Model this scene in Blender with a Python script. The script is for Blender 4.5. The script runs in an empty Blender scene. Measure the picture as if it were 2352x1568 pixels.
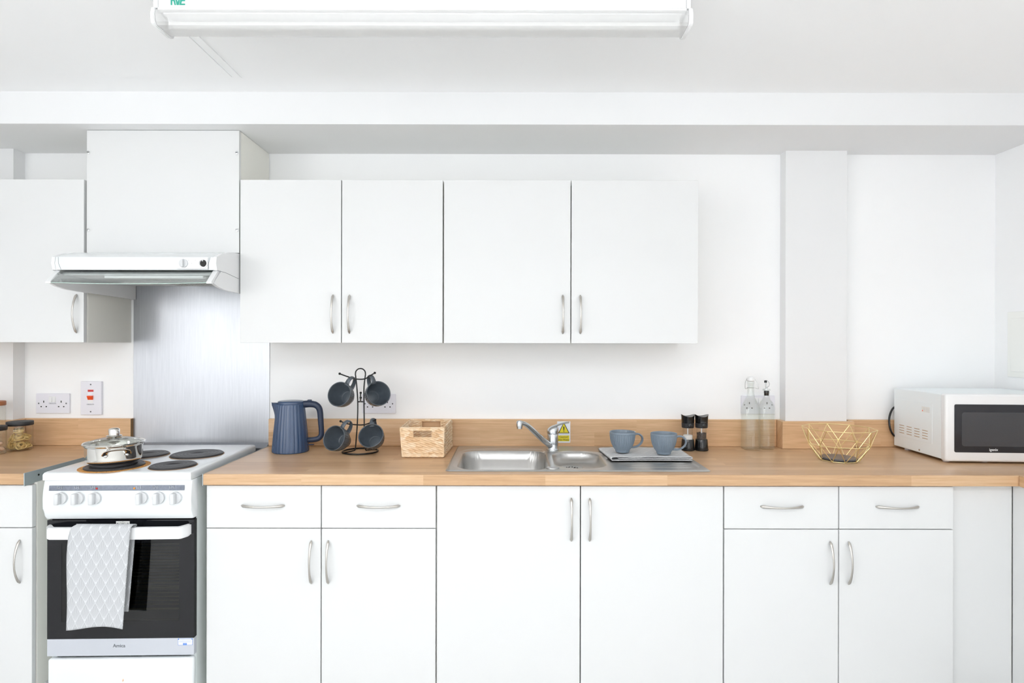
import bpy, bmesh, math, random
from mathutils import Vector, Matrix
random.seed(7)
PI = math.pi
SC = bpy.context.scene
COL = SC.collection
E = 1.364          # eye height
WT = 0.910         # worktop height
R = math.radians

# ------------------------------------------------------------------ camera, light, exposure
cam_d = bpy.data.cameras.new('camera')
cam_d.sensor_width = 36.0
cam_d.lens = 21.0
cam_d.clip_start = 0.02
cam = bpy.data.objects.new('camera', cam_d)
COL.objects.link(cam)
cam.location = (0, 0, E)
cam.rotation_euler = (R(90), 0, 0)
cam.rotation_euler.rotate_axis('Z', R(0.10))
cam_d.shift_y = 0.0012
SC.camera = cam
vs = SC.view_settings
vs.view_transform = 'Standard'
vs.look = 'None'
vs.gamma = 1.0
vs.use_curve_mapping = False
vs.exposure = -0.08
w = bpy.data.worlds.new('daylight'); SC.world = w
w.use_nodes = True
w.node_tree.nodes['Background'].inputs[0].default_value = (0.93, 0.97, 1.0, 1)
w.node_tree.nodes['Background'].inputs[1].default_value = 1.0

def area(name, loc, rot, sx, sy, power, color=(1, 1, 1)):
    l = bpy.data.lights.new(name, 'AREA'); l.shape = 'RECTANGLE'
    l.size = sx; l.size_y = sy; l.energy = power; l.color = color
    o = bpy.data.objects.new(name, l); COL.objects.link(o)
    o.location = loc; o.rotation_euler = rot
    return o
# daylight through the windows of the wall behind the camera, and an added fill light there, with no lamp, that washes the ceiling
area('window_daylight_large', (-1.95, -2.19, 1.60), (R(90), 0, 0), 1.70, 1.10, 13, (1.0, 0.995, 0.985))
area('window_daylight_side', (-2.985, -1.00, 1.58), (0, R(-90), 0), 1.10, 1.40, 32, (1.0, 0.995, 0.985))
area('window_daylight_small', (1.15, -2.19, 1.60), (R(90), 0, 0), 1.20, 1.10, 14, (0.985, 0.99, 1.0))
area('added_ceiling_fill', (-0.30, -0.55, 1.75), (R(180), 0, 0), 1.60, 0.60, 67, (0.99, 0.993, 1.0))
SC.cycles.max_bounces = 14
SC.cycles.diffuse_bounces = 8
SC.cycles.transparent_max_bounces = 24
SC.cycles.caustics_reflective = False
SC.cycles.caustics_refractive = False

# ------------------------------------------------------------------ materials
def lin(c):
    return tuple((v / 12.92 if v <= 0.04045 else ((v + 0.055) / 1.055) ** 2.4) for v in c)
def hexc(h):
    return lin(tuple(int(h[i:i + 2], 16) / 255 for i in (0, 2, 4)))
class NT:
    def __init__(s, name):
        s.m = bpy.data.materials.new(name); s.m.use_nodes = True
        s.t = s.m.node_tree; s.n = s.t.nodes; s.l = s.t.links
        s.b = s.n['Principled BSDF']
    def new(s, typ, **kw):
        n = s.n.new(typ)
        for k, v in kw.items(): setattr(n, k, v)
        return n
    def put(s, sock, v):
        if hasattr(v, 'is_output'): s.l.new(v, sock)
        else: sock.default_value = v
    def math(s, op, a, b=None, c=None):
        n = s.new('ShaderNodeMath', operation=op)
        s.put(n.inputs[0], a)
        if b is not None: s.put(n.inputs[1], b)
        if c is not None: s.put(n.inputs[2], c)
        return n.outputs[0]
    def mix(s, f, a, b):
        n = s.new('ShaderNodeMix', data_type='RGBA')
        s.put(n.inputs['Factor'], f)
        s.put(n.inputs[6], a if hasattr(a, 'is_output') else (*a, 1)); s.put(n.inputs[7], b if hasattr(b, 'is_output') else (*b, 1))
        return n.outputs[2]
    def coord(s, kind='Object', scale=(1, 1, 1), rot=(0, 0, 0)):
        tc = s.new('ShaderNodeTexCoord'); mp = s.new('ShaderNodeMapping')
        mp.inputs['Scale'].default_value = scale; mp.inputs['Rotation'].default_value = rot
        s.l.new(tc.outputs[kind], mp.inputs[0]); return mp.outputs[0]
    def noise(s, vec, scale, detail=2, rough=0.5, dist=0.0):
        n = s.new('ShaderNodeTexNoise'); s.l.new(vec, n.inputs['Vector'])
        n.inputs['Scale'].default_value = scale; n.inputs['Detail'].default_value = detail
        n.inputs['Roughness'].default_value = rough; n.inputs['Distortion'].default_value = dist
        return n.outputs['Fac']
    def ramp(s, f, stops):
        n = s.new('ShaderNodeValToRGB'); s.l.new(f, n.inputs[0])
        el = n.color_ramp.elements
        while len(el) < len(stops): el.new(0.5)
        for e, (p, c) in zip(el, stops): e.position = p; e.color = (*c, 1) if len(c) == 3 else c
        return n.outputs[0]
    def bump(s, h, strength=0.2, dist=0.001):
        n = s.new('ShaderNodeBump'); s.l.new(h, n.inputs['Height'])
        n.inputs['Strength'].default_value = strength; n.inputs['Distance'].default_value = dist
        s.l.new(n.outputs[0], s.b.inputs['Normal'])
def pmat(name, hx, rough=0.5, metal=0.0, var=0.03, scale=8.0, bump=0.0, bscale=60.0, stretch=(1, 1, 1), spec=0.5, coat=0.0, rvar=0.0):
    s = NT(name); c = hexc(hx)
    v = s.coord('Object', stretch)
    f = s.noise(v, scale, 3)
    lo = tuple(max(0, x * (1 - var)) for x in c); hi = tuple(min(1, x * (1 + var)) for x in c)
    s.l.new(s.mix(f, lo, hi), s.b.inputs['Base Color'])
    s.b.inputs['Roughness'].default_value = rough
    if rvar: s.l.new(s.math('MULTIPLY_ADD', f, rvar, rough - rvar / 2), s.b.inputs['Roughness'])
    s.b.inputs['Metallic'].default_value = metal
    s.b.inputs['Specular IOR Level'].default_value = spec
    if coat: s.b.inputs['Coat Weight'].default_value = coat; s.b.inputs['Coat Roughness'].default_value = 0.08
    if bump: s.bump(s.noise(v, bscale, 3), bump, 0.001)
    return s.m
def glassmat(name, tint, gloss=0.9, rough=0.02, base=0.04, body=0.0, bodycol=(0.9, 0.9, 0.9)):
    s = NT(name); s.n.remove(s.b)
    out = s.n['Material Output']
    tr = s.new('ShaderNodeBsdfTransparent')
    gl = s.new('ShaderNodeBsdfGlossy'); gl.inputs['Roughness'].default_value = rough
    gl.inputs['Color'].default_value = (1, 1, 1, 1)
    lw = s.new('ShaderNodeLayerWeight'); lw.inputs[0].default_value = 0.5
    s.l.new(s.mix(s.math('POWER', lw.outputs['Facing'], 5.0), tint, tuple(c * c * 0.72 for c in tint)), tr.inputs[0])
    f = s.math('MULTIPLY_ADD', s.math('POWER', lw.outputs['Facing'], 4.0), gloss * 0.6, base)
    mx = s.new('ShaderNodeMixShader'); s.l.new(f, mx.inputs[0]); s.l.new(tr.outputs[0], mx.inputs[1]); s.l.new(gl.outputs[0], mx.inputs[2])
    last = mx
    if body:
        df = s.new('ShaderNodeBsdfDiffuse')
        nz = s.noise(s.coord('Object'), 30, 2)
        s.l.new(s.mix(nz, bodycol, tuple(min(1, c * 1.05) for c in bodycol)), df.inputs[0])
        m2 = s.new('ShaderNodeMixShader'); m2.inputs[0].default_value = body
        s.l.new(mx.outputs[0], m2.inputs[1]); s.l.new(df.outputs[0], m2.inputs[2]); last = m2
    s.l.new(last.outputs[0], out.inputs[0])
    return s.m
def woodmat(name, cols, rough=0.35, along=0, stave=(0.42, 0.043)):
    s = NT(name)
    tc = s.new('ShaderNodeTexCoord'); sp = s.new('ShaderNodeSeparateXYZ'); s.l.new(tc.outputs['Object'], sp.inputs[0])
    u = sp.outputs[0] if along == 0 else sp.outputs[1]
    v = s.math('ADD', sp.outputs[1] if along == 0 else sp.outputs[0], sp.outputs[2])
    cb = s.new('ShaderNodeCombineXYZ'); s.l.new(u, cb.inputs[0]); s.l.new(v, cb.inputs[1])
    br = s.new('ShaderNodeTexBrick'); s.l.new(cb.outputs[0], br.inputs['Vector'])
    br.offset = 0.37; br.offset_frequency = 2; br.squash = 1.0
    br.inputs['Color1'].default_value = (0, 0, 0, 1); br.inputs['Color2'].default_value = (1, 1, 1, 1)
    br.inputs['Scale'].default_value = 1.0; br.inputs['Mortar Size'].default_value = 0.0
    br.inputs['Brick Width'].default_value = stave[0]; br.inputs['Row Height'].default_value = stave[1]
    bid = s.math('MULTIPLY', br.outputs['Color'], 1.0)
    # grain, shifted per stave
    c2 = s.new('ShaderNodeCombineXYZ')
    s.l.new(s.math('MULTIPLY_ADD', u, 3.2, s.math('MULTIPLY', bid, 37.0)), c2.inputs[0])
    s.l.new(s.math('MULTIPLY', v, 75.0), c2.inputs[1]); s.l.new(s.math('MULTIPLY', bid, 11.0), c2.inputs[2])
    g1 = s.noise(c2.outputs[0], 1.6, 5, 0.6, 0.35)
    c3 = s.new('ShaderNodeCombineXYZ')
    s.l.new(s.math('MULTIPLY_ADD', u, 14.0, s.math('MULTIPLY', bid, 9.0)), c3.inputs[0]); s.l.new(s.math('MULTIPLY', v, 600.0), c3.inputs[1])
    g2 = s.noise(c3.outputs[0], 1.0, 2, 0.5)
    f = s.math('ADD', s.math('MULTIPLY', g1, 0.62), s.math('MULTIPLY', g2, 0.18))
    f = s.math('ADD', f, s.math('MULTIPLY', bid, 0.22))
    s.l.new(s.ramp(f, [(0.28, cols[0]), (0.50, cols[1]), (0.72, cols[2])]), s.b.inputs['Base Color'])
    s.b.inputs['Roughness'].default_value = rough
    s.bump(g2, 0.06, 0.0004)
    return s.m

M = {}
M['wall'] = pmat('white_painted_wall', 'F3F4F5', 0.75, var=0.012, scale=1.5, bump=0.04, bscale=220)
M['ceiling'] = pmat('white_painted_ceiling', 'F4F5F6', 0.8, var=0.012, scale=1.2, bump=0.03, bscale=160)
M['beam'] = pmat('white_painted_plaster', 'E5E6E7', 0.75, var=0.01, scale=1.5)
M['floor'] = pmat('grey_vinyl_floor', 'CACAC8', 0.45, var=0.12, scale=14, bump=0.02)
M['cab'] = pmat('white_laminate', 'DBDCDC', 0.42, var=0.008, scale=3, bump=0.02, bscale=500)
M['carcass'] = pmat('ivory_melamine_edge', 'EFEEE7', 0.5, var=0.02, scale=6)
M['nickel'] = pmat('brushed_nickel', 'C6C2BC', 0.34, 1.0, var=0.04, scale=20, stretch=(1, 1, 8))
M['steel'] = pmat('stainless_steel', 'B9B9B8', 0.30, 1.0, var=0.05, scale=12, rvar=0.08)
M['sink'] = pmat('satin_sink_steel', 'C6C5C3', 0.36, 1.0, var=0.04, scale=25, rvar=0.06)
M['chrome'] = pmat('polished_chrome', 'D2D4D5', 0.09, 1.0, var=0.02)
M['tap'] = pmat('worn_chrome', 'C3C7CA', 0.17, 1.0, var=0.05, scale=30, rvar=0.08)
M['mirror'] = pmat('polished_pan_steel', 'E2E0DC', 0.05, 1.0, var=0.02)
M['enamel'] = pmat('white_enamel', 'E3E7E9', 0.16, var=0.01, coat=0.3)
M['mwenamel'] = pmat('cool_white_enamel', 'EBF2F5', 0.3, var=0.01)
M['sideenamel'] = pmat('grey_white_enamel', 'E0E6E6', 0.35, var=0.02)
M['plastic'] = pmat('white_plastic', 'E6E7E8', 0.3, var=0.01)
M['knob'] = pmat('white_knob_plastic', 'D2D4D6', 0.35, var=0.01)
M['socket'] = pmat('white_socket_plastic', 'E4E4EC', 0.3, var=0.01)
M['blackglass'] = pmat('black_oven_glass', '15161A', 0.08, var=0.1, spec=0.45)
M['black'] = pmat('black_plastic', '111214', 0.16, var=0.1)
M['dark'] = pmat('dark_recess', '0B0B0C', 0.6, var=0.1)
M['iron'] = pmat('cast_iron_plate', '3C3B3C', 0.42, 0.3, var=0.25, scale=40, bump=0.1, bscale=300)
M['wire'] = pmat('black_wire', '1E1F21', 0.35, 0.4, var=0.1)
M['gold'] = pmat('brass_wire', 'F0DDA6', 0.33, 1.0, var=0.06, scale=30)
M['slate'] = pmat('dark_grey_tray', '55565A', 0.3, var=0.1, scale=20)
M['navy'] = pmat('matt_navy_plastic', '344B6C', 0.24, var=0.03, scale=10, spec=0.7)
M['navydark'] = pmat('dark_navy_plastic', '222F47', 0.42, var=0.04, scale=10)
M['amber'] = pmat('amber_lens', 'F29A2E', 0.3, var=0.05)
M['red'] = pmat('red_neon_lens', 'C62B26', 0.3, var=0.05)
M['orange'] = pmat('orange_rocker', 'F0582A', 0.35, var=0.05)
M['ink'] = pmat('grey_ink', '6B6E74', 0.6, var=0.05)
M['inkdark'] = pmat('black_ink', '222222', 0.6, var=0.05)
M['inklight'] = pmat('pale_ink', 'D8DCE0', 0.5, var=0.05)
M['green'] = pmat('green_logo_ink', '2FA08C', 0.5, var=0.04)
M['blueink'] = pmat('blue_ink', '4F86DA', 0.5, var=0.04)
M['yellow'] = pmat('yellow_sign', 'EBD92F', 0.45, var=0.03)
M['sign'] = pmat('white_sign_plastic', 'ECEFF6', 0.3, var=0.02)
M['trim'] = pmat('silver_grey_trim', 'C6CAD2', 0.35, 0.2, var=0.02)
M['sticker'] = pmat('off_white_sticker', 'E6E7E4', 0.5, var=0.03, scale=60)
M['salt'] = pmat('white_salt', 'F3F2EE', 0.9, var=0.05, scale=400, bump=0.5, bscale=900)
M['pepper'] = pmat('black_peppercorns', '4A3D36', 0.8, var=0.7, scale=350, bump=0.8, bscale=500)
M['pasta'] = pmat('egg_pasta', 'E8CC8A', 0.6, var=0.10, scale=60)
M['shell'] = pmat('dried_pasta_shell', 'D9B79B', 0.65, var=0.12, scale=60)
M['lidblack'] = pmat('matt_black_lid', '26272A', 0.5, var=0.08, scale=30)
M['lidwood'] = pmat('reddish_wood_lid', 'A5663F', 0.5, var=0.15, scale=10, stretch=(1, 12, 1))
M['tube'] = pmat('lamp_tube_glass', 'F4F5F5', 0.3, var=0.01)
M['seal'] = pmat('dark_seal', '5A5248', 0.7, var=0.2, scale=90)
M['alloy'] = pmat('aluminium_trim', 'B4BDC0', 0.38, 0.75, var=0.05, scale=15)
M['oakend'] = pmat('oak_end_grain', 'A8845F', 0.7, var=0.15, scale=200)
M['chip'] = pmat('raw_board_end', 'D8BCA0', 0.8, var=0.12, scale=260)
M['accesspanel'] = pmat('ivory_access_panel', 'EFF0EC', 0.4, var=0.01)
M['glass'] = glassmat('clear_glass', (0.965, 0.975, 0.968))
M['jarglass'] = glassmat('jar_glass', (0.93, 0.93, 0.91))
M['lidglass'] = glassmat('pan_lid_glass', (0.80, 0.82, 0.80), base=0.10)
M['hoodglass'] = glassmat('visor_glass', (0.93, 0.95, 0.945), base=0.06, body=0.06, bodycol=(0.7, 0.74, 0.73))
M['glassedge'] = pmat('green_glass_edge', 'C3DDD5', 0.2, var=0.03)
M['diffuser'] = glassmat('acrylic_diffuser', (0.95, 0.95, 0.95), base=0.04, rough=0.15, body=0.42, bodycol=(0.82, 0.82, 0.81))
M['ovenglass'] = glassmat('smoked_oven_glass', (0.33, 0.35, 0.37), gloss=0.5, base=0.045)
M['acrylic'] = glassmat('clear_acrylic', (0.95, 0.95, 0.95), base=0.05)
M['filter'] = pmat('grey_filter_grille', 'C9CBC8', 0.5, 0.1, var=0.1, scale=30)
M['cavity'] = pmat('grey_oven_enamel', '4C5054', 0.35, var=0.3, scale=20)
M['mwglass'] = pmat('microwave_black_glass', '24262C', 0.10, var=0.1, spec=0.5)
M['mwmesh'] = pmat('microwave_door_mesh', '3E3F43', 0.35, var=0.08, scale=200)
oak = [hexc('B48F69'), hexc('C9A47E'), hexc('D8B894')]
M['oak'] = woodmat('oak_stave_laminate', oak, 0.30)
M['oakup'] = woodmat('oak_upstand_laminate', [hexc('C49B72'), hexc('DAB48B'), hexc('E7C8A4')], 0.42, stave=(0.5, 0.06))
M['oaky'] = woodmat('oak_return_laminate', oak, 0.30, along=1)

def splashmat():
    s = NT('brushed_splashback_steel')
    v = s.coord('Object', (60, 1, 2.2))
    n1 = s.noise(v, 3.0, 5, 0.65, 0.4)
    n2 = s.noise(s.coord('Object', (1, 1, 1)), 2.2, 3)
    s.l.new(s.mix(n1, hexc('AFB2B8'), hexc('CBCDD2')), s.b.inputs['Base Color'])
    s.b.inputs['Metallic'].default_value = 1.0
    s.l.new(s.math('MULTIPLY_ADD', n2, 0.16, 0.32), s.b.inputs['Roughness'])
    s.bump(n1, 0.07, 0.001)
    return s.m
M['splash'] = splashmat()

def stripmat():
    s = NT('dark_steel_legend_strip')
    v = s.coord('Object', (1, 1, 1))
    s.l.new(s.mix(s.noise(v, 120, 3), hexc('6A6F7A'), hexc('878C97')), s.b.inputs['Base Color'])
    s.b.inputs['Metallic'].default_value = 1.0; s.b.inputs['Roughness'].default_value = 0.22
    return s.m
M['strip'] = stripmat()

def rustmat():
    s = NT('rust_stained_enamel')
    v = s.coord('Object', (1, 1, 1))
    n = s.noise(v, 190, 5, 0.8)
    s.l.new(s.ramp(n, [(0.36, hexc('7A4A22')), (0.47, hexc('D58F3E')), (0.6, hexc('E9B565')), (0.72, hexc('E9DCC8'))]), s.b.inputs['Base Color'])
    s.b.inputs['Roughness'].default_value = 0.6
    return s.m
M['rust'] = rustmat()

def mugmat(name, a, b, c):
    s = NT(name)
    v = s.coord('Object', (1, 1, 1))
    n = s.noise(v, 900, 2, 0.6); n2 = s.noise(v, 60, 2)
    base = s.mix(n2, hexc(a), hexc(b))
    f = s.math('GREATER_THAN', n, 0.70)
    s.l.new(s.mix(f, base, hexc(c)), s.b.inputs['Base Color'])
    s.b.inputs['Roughness'].default_value = 0.24
    return s.m
M['mug'] = mugmat('blue_grey_glaze', '74818E', '7F8D9A', '9CA8B3')
M['mugdark'] = mugmat('slate_grey_glaze', '4C535A', '565E66', '6B747C')

def towelmat(name, ground, lines, sx=0.0165, sy=0.0305):
    s = NT(name)
    uv = s.new('ShaderNodeUVMap'); uv.uv_map = 'UVMap'
    sp = s.new('ShaderNodeSeparateXYZ'); s.l.new(uv.outputs[0], sp.inputs[0])
    X = s.math('DIVIDE', sp.outputs[0], sx); Y = s.math('DIVIDE', sp.outputs[1], sy)
    def lattice(ox, oy):
        x = s.math('SUBTRACT', s.math('MULTIPLY', s.math('FRACT', s.math('MULTIPLY', s.math('ADD', X, ox + 100), 0.5)), 2.0), 1.0)
        y = s.math('MULTIPLY', s.math('FRACT', s.math('MULTIPLY', s.math('ADD', Y, oy + 100), 0.5)), 2.0)
        ins = s.math('LESS_THAN', s.math('ADD', s.math('ABSOLUTE', x), s.math('ABSOLUTE', s.math('SUBTRACT', y, 1.0))), 1.0)
        t = s.math('DIVIDE', x, s.math('MAXIMUM', y, 0.02))
        k = 3.0
        fr = s.math('ABSOLUTE', s.math('SUBTRACT', s.math('FRACT', s.math('MULTIPLY_ADD', t, k, 0.5)), 0.5))
        d = s.math('MULTIPLY', fr, s.math('DIVIDE', y, k))
        ln = s.math('LESS_THAN', d, 0.025)
        lim = s.math('LESS_THAN', s.math('ADD', y, s.math('MULTIPLY', s.math('ABSOLUTE', t), 0.5)), 1.62)
        ln = s.math('MULTIPLY', ln, lim)
        tri = s.math('LESS_THAN', y, 0.24)
        edge = s.math('GREATER_THAN', s.math('ADD', s.math('ABSOLUTE', x), s.math('ABSOLUTE', s.math('SUBTRACT', y, 1.0))), 0.945)
        return s.math('MULTIPLY', ins, s.math('MAXIMUM', s.math('MAXIMUM', ln, tri), edge))
    f = s.math('MAXIMUM', lattice(0, 0), lattice(1, 1))
    wv = s.new('ShaderNodeTexNoise'); s.l.new(uv.outputs[0], wv.inputs['Vector']); wv.inputs['Scale'].default_value = 900
    f = s.math('MULTIPLY', f, s.math('MULTIPLY_ADD', wv.outputs[0], 0.5, 0.5))
    g = s.mix(wv.outputs[0], hexc(ground), tuple(min(1, c * 1.12) for c in hexc(ground)))
    s.l.new(s.mix(f, g, hexc(lines)), s.b.inputs['Base Color'])
    s.b.inputs['Roughness'].default_value = 0.9
    s.b.inputs['Specular IOR Level'].default_value = 0.15
    s.bump(wv.outputs[0], 0.3, 0.0005)
    return s.m
M['towel'] = towelmat('grey_fan_print_cotton', 'B3B5B8', 'DADCDE')
M['towel2'] = towelmat('pale_fan_print_cotton', 'C6C7C8', 'E0E1E2')

def weavemat():
    s = NT('water_hyacinth_fibre')
    v = s.coord('Object', (38, 38, 60))
    vo = s.new('ShaderNodeTexVoronoi'); s.l.new(v, vo.inputs['Vector']); vo.inputs['Scale'].default_value = 1.0
    n = s.noise(s.coord('Object', (260, 260, 420)), 1.0, 3)
    f = s.math('ADD', s.math('MULTIPLY', vo.outputs['Color'], 0.6), s.math('MULTIPLY', n, 0.4))
    s.l.new(s.ramp(f, [(0.15, hexc('D3AC80')), (0.5, hexc('E8CDA9')), (0.85, hexc('F3E2CB'))]), s.b.inputs['Base Color'])
    s.b.inputs['Roughness'].default_value = 0.6
    s.bump(n, 0.3, 0.0006)
    return s.m
M['weave'] = weavemat()

# ------------------------------------------------------------------ helpers
def origin_of(o):
    t = Vector((0, 0, 0))
    while o is not None:
        t += o.location; o = o.parent
    return t
def obj(name, bm, mat, parent=None, smooth=False, loc=None, recalc=True, angle=40):
    """vertices are given in the frame of the thing's root as built (world, before any later move)"""
    me = bpy.data.meshes.new(name)
    if recalc: bmesh.ops.recalc_face_normals(bm, faces=bm.faces[:])
    o = bpy.data.objects.new(name, me); COL.objects.link(o)
    off = Vector(loc) if (loc is not None and parent is None) else Vector((0, 0, 0))
    if parent is not None:
        o.parent = parent; off = origin_of(parent)
    else:
        o.location = off
    bmesh.ops.translate(bm, verts=bm.verts[:], vec=-off)
    bm.to_mesh(me); bm.free()
    mats = mat if isinstance(mat, (list, tuple)) else [mat]
    for m in mats: me.materials.append(m)
    if smooth:
        me.shade_smooth()
        if angle < 179:
            try: me.set_sharp_from_angle(angle=R(angle))
            except Exception: pass
    return o
def tag(o, label, cat, group=None, kind=None):
    o['label'] = label
    if cat: o['category'] = cat
    if group: o['group'] = group
    if kind: o['kind'] = kind
    return o
def thing(name, label, cat, loc=(0, 0, 0), group=None):
    o = bpy.data.objects.new(name, None); COL.objects.link(o); o.location = loc
    o.empty_display_size = 0.05
    return tag(o, label, cat, group)
def struct(name, bm, mat, label, loc=(0, 0, 0), smooth=False):
    o = obj(name, bm, mat, None, smooth, loc); o['kind'] = 'structure'; o['label'] = label; return o
def copy_tree(o, parent=None):
    c = o.copy(); COL.objects.link(c)
    if parent is not None: c.parent = parent
    for ch in [x for x in list(COL.objects) if x.parent == o]: copy_tree(ch, c)
    return c
def NB(): return bmesh.new()
def box(bm, x0, x1, y0, y1, z0, z1, bev=0.0, seg=2):
    r = bmesh.ops.create_cube(bm, size=1.0)
    vs_ = r['verts']
    for v in vs_:
        v.co = Vector(((x0 + x1) / 2 + v.co.x * (x1 - x0), (y0 + y1) / 2 + v.co.y * (y1 - y0), (z0 + z1) / 2 + v.co.z * (z1 - z0)))
    if bev > 0:
        es = list({e for v in vs_ for e in v.link_edges})
        bmesh.ops.bevel(bm, geom=es, offset=bev, segments=seg, affect='EDGES', profile=0.5)
    return bm
def bx(*a, **k): return box(NB(), *a, **k)
def prism(bm, pts, axis, a, b):
    """extrude a 2D polygon; axis 'x': pts are (y,z); 'y': (x,z); 'z': (x,y)"""
    def P(p, t):
        return {'x': (t, p[0], p[1]), 'y': (p[0], t, p[1]), 'z': (p[0], p[1], t)}[axis]
    A = [bm.verts.new(P(p, a)) for p in pts]; B = [bm.verts.new(P(p, b)) for p in pts]
    n = len(pts)
    bm.faces.new(A); bm.faces.new(B[::-1])
    for i in range(n): bm.faces.new((A[i], A[(i + 1) % n], B[(i + 1) % n], B[i]))
    return bm
def loft(bm, rings, closed_u=True, cap0=False, cap1=False, closed_v=False):
    V = [[bm.verts.new(p) for p in r] for r in rings]
    n = len(V[0]); m = len(V)
    for j in range(m - 1 + (1 if closed_v else 0)):
        a, b = V[j], V[(j + 1) % m]
        for i in range(n if closed_u else n - 1):
            k = (i + 1) % n
            bm.faces.new((a[i], a[k], b[k], b[i]))
    if cap0: bm.faces.new(V[0][::-1])
    if cap1: bm.faces.new(V[-1])
    return V
def lathe(bm, prof, c=(0, 0, 0), seg=48, cap0=False, cap1=False, mod=None):
    rings = []
    for (r, z) in prof:
        ring = []
        for i in range(seg):
            t = 2 * PI * i / seg
            rr = r if mod is None else r * mod(t, z)
            ring.append((c[0] + rr * math.cos(t), c[1] + rr * math.sin(t), c[2] + z))
        rings.append(ring)
    loft(bm, rings, True, cap0, cap1); return bm
def super_ring(cx, cy, z, hx, hy, n, seg):
    out = []
    for i in range(seg):
        t = 2 * PI * i / seg; c, s_ = math.cos(t), math.sin(t)
        out.append((cx + hx * math.copysign(abs(c) ** (2 / n), c), cy + hy * math.copysign(abs(s_) ** (2 / n), s_), z))
    return out
def tube(bm, pts, r, seg=10, closed=False, flat=(1, 1), up=(0, 0, 1), caps=True, box_=False):
    pts = [Vector(p) for p in pts]; n = len(pts)
    rad = r if isinstance(r, (list, tuple)) else [r] * n
    rings = []; ref = Vector(up)
    for i, p in enumerate(pts):
        if closed: d = pts[(i + 1) % n] - pts[i - 1]
        else: d = pts[min(i + 1, n - 1)] - pts[max(i - 1, 0)]
        if d.length < 1e-9: d = Vector((0, 0, 1))
        d.normalize()
        s1 = ref - d * ref.dot(d)
        if s1.length < 1e-3: s1 = d.orthogonal()
        s1.normalize(); s2 = d.cross(s1)
        ref = s1
        ring = []
        for k in range(seg):
            t = 2 * PI * (k + (0.5 if box_ else 0)) / seg
            ring.append(p + s1 * (math.cos(t) * rad[i] * flat[0]) + s2 * (math.sin(t) * rad[i] * flat[1]))
        rings.append(ring)
    loft(bm, rings, True, caps and not closed, caps and not closed, closed_v=closed)
    return bm
def arc(p0, p1, p2, n=8):
    """quadratic curve"""
    p0, p1, p2 = map(Vector, (p0, p1, p2)); out = []
    for i in range(n + 1):
        t = i / n; out.append(p0 * (1 - t) ** 2 + p1 * 2 * t * (1 - t) + p2 * t * t)
    return out
def smooth_path(pts, n=6):
    P = [Vector(p) for p in pts]; P = [P[0]] + P + [P[-1]]; out = []
    for i in range(1, len(P) - 2):
        for k in range(n):
            t = k / n; a, b, c, d = P[i - 1], P[i], P[i + 1], P[i + 2]
            out.append(0.5 * ((2 * b) + (c - a) * t + (2 * a - 5 * b + 4 * c - d) * t * t + (3 * b - a - 3 * c + d) * t ** 3))
    out.append(P[-2]); return out
def sphere(bm, c, r, u=14, v=10):
    bmesh.ops.create_uvsphere(bm, u_segments=u, v_segments=v, radius=r, matrix=Matrix.Translation(c)); return bm
def cyl(bm, c, r, h, axis='z', seg=32, r2=None, bev=0):
    rot = {'z': Matrix(), 'x': Matrix.Rotation(PI / 2, 4, 'Y'), 'y': Matrix.Rotation(PI / 2, 4, 'X')}[axis]
    res = bmesh.ops.create_cone(bm, cap_ends=True, segments=seg, radius1=r, radius2=r if r2 is None else r2, depth=h, matrix=Matrix.Translation(c) @ rot)
    if bev:
        fs = [f for f in {f for v in res['verts'] for f in v.link_faces} if len(f.verts) > 4]
        bmesh.ops.bevel(bm, geom=list({e for f in fs for e in f.edges}), offset=bev, segments=2, affect='EDGES', profile=0.5)
    return bm
def text(name, body, size, mat, parent, loc, rot=(R(90), 0, 0), extrude=0.0002, sx=1.0, align='CENTER', bold=0.0):
    cu = bpy.data.curves.new(name, 'FONT'); cu.body = body; cu.size = size; cu.extrude = extrude
    cu.align_x = align; cu.align_y = 'CENTER'; cu.offset = bold; cu.resolution_u = 3
    t = bpy.data.objects.new(name + '_curve', cu)
    COL.objects.link(t)
    dg = bpy.context.evaluated_depsgraph_get()
    me = bpy.data.meshes.new_from_object(t.evaluated_get(dg))
    COL.objects.unlink(t); bpy.data.objects.remove(t)
    me.name = name
    me.transform(Matrix.Translation(Vector(loc) - origin_of(parent)) @ Matrix.Rotation(rot[2], 4, 'Z') @ Matrix.Rotation(rot[1], 4, 'Y') @ Matrix.Rotation(rot[0], 4, 'X') @ Matrix.Diagonal((sx, 1, 1, 1)))
    me.materials.clear(); me.materials.append(mat)
    o = bpy.data.objects.new(name, me); COL.objects.link(o); o.parent = parent
    return o

# ------------------------------------------------------------------ the room
WY = 2.64; CZ = E + 0.956; BZ = E + 0.833; LX = -3.0; RX = 2.134; FY = -2.25
struct('floor', bx(LX - 0.1, RX + 0.1, FY - 0.1, WY + 0.1, -0.06, 0), M['floor'], 'pale grey vinyl floor of the kitchen')
struct('ceiling', bx(LX - 0.1, RX + 0.1, FY - 0.1, WY + 0.1, CZ, CZ + 0.08), M['ceiling'], 'flat white painted ceiling')
struct('wall_back', bx(LX - 0.1, RX + 0.1, WY, WY + 0.1, 0, CZ), M['wall'], 'white painted wall behind the worktops')
struct('wall_right', bx(RX, RX + 0.1, FY, WY, 0, CZ), M['wall'], 'white painted wall at the right end of the worktop')
bm = NB()
for q in ((FY, -1.78, 0, CZ), (-0.22, WY, 0, CZ), (-1.78, -0.22, 0, 0.95), (-1.78, -0.22, 2.20, CZ)): box(bm, LX - 0.1, LX, *q)
struct('wall_left', bm, M['wall'], 'white painted wall left of the cooker side')
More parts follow.
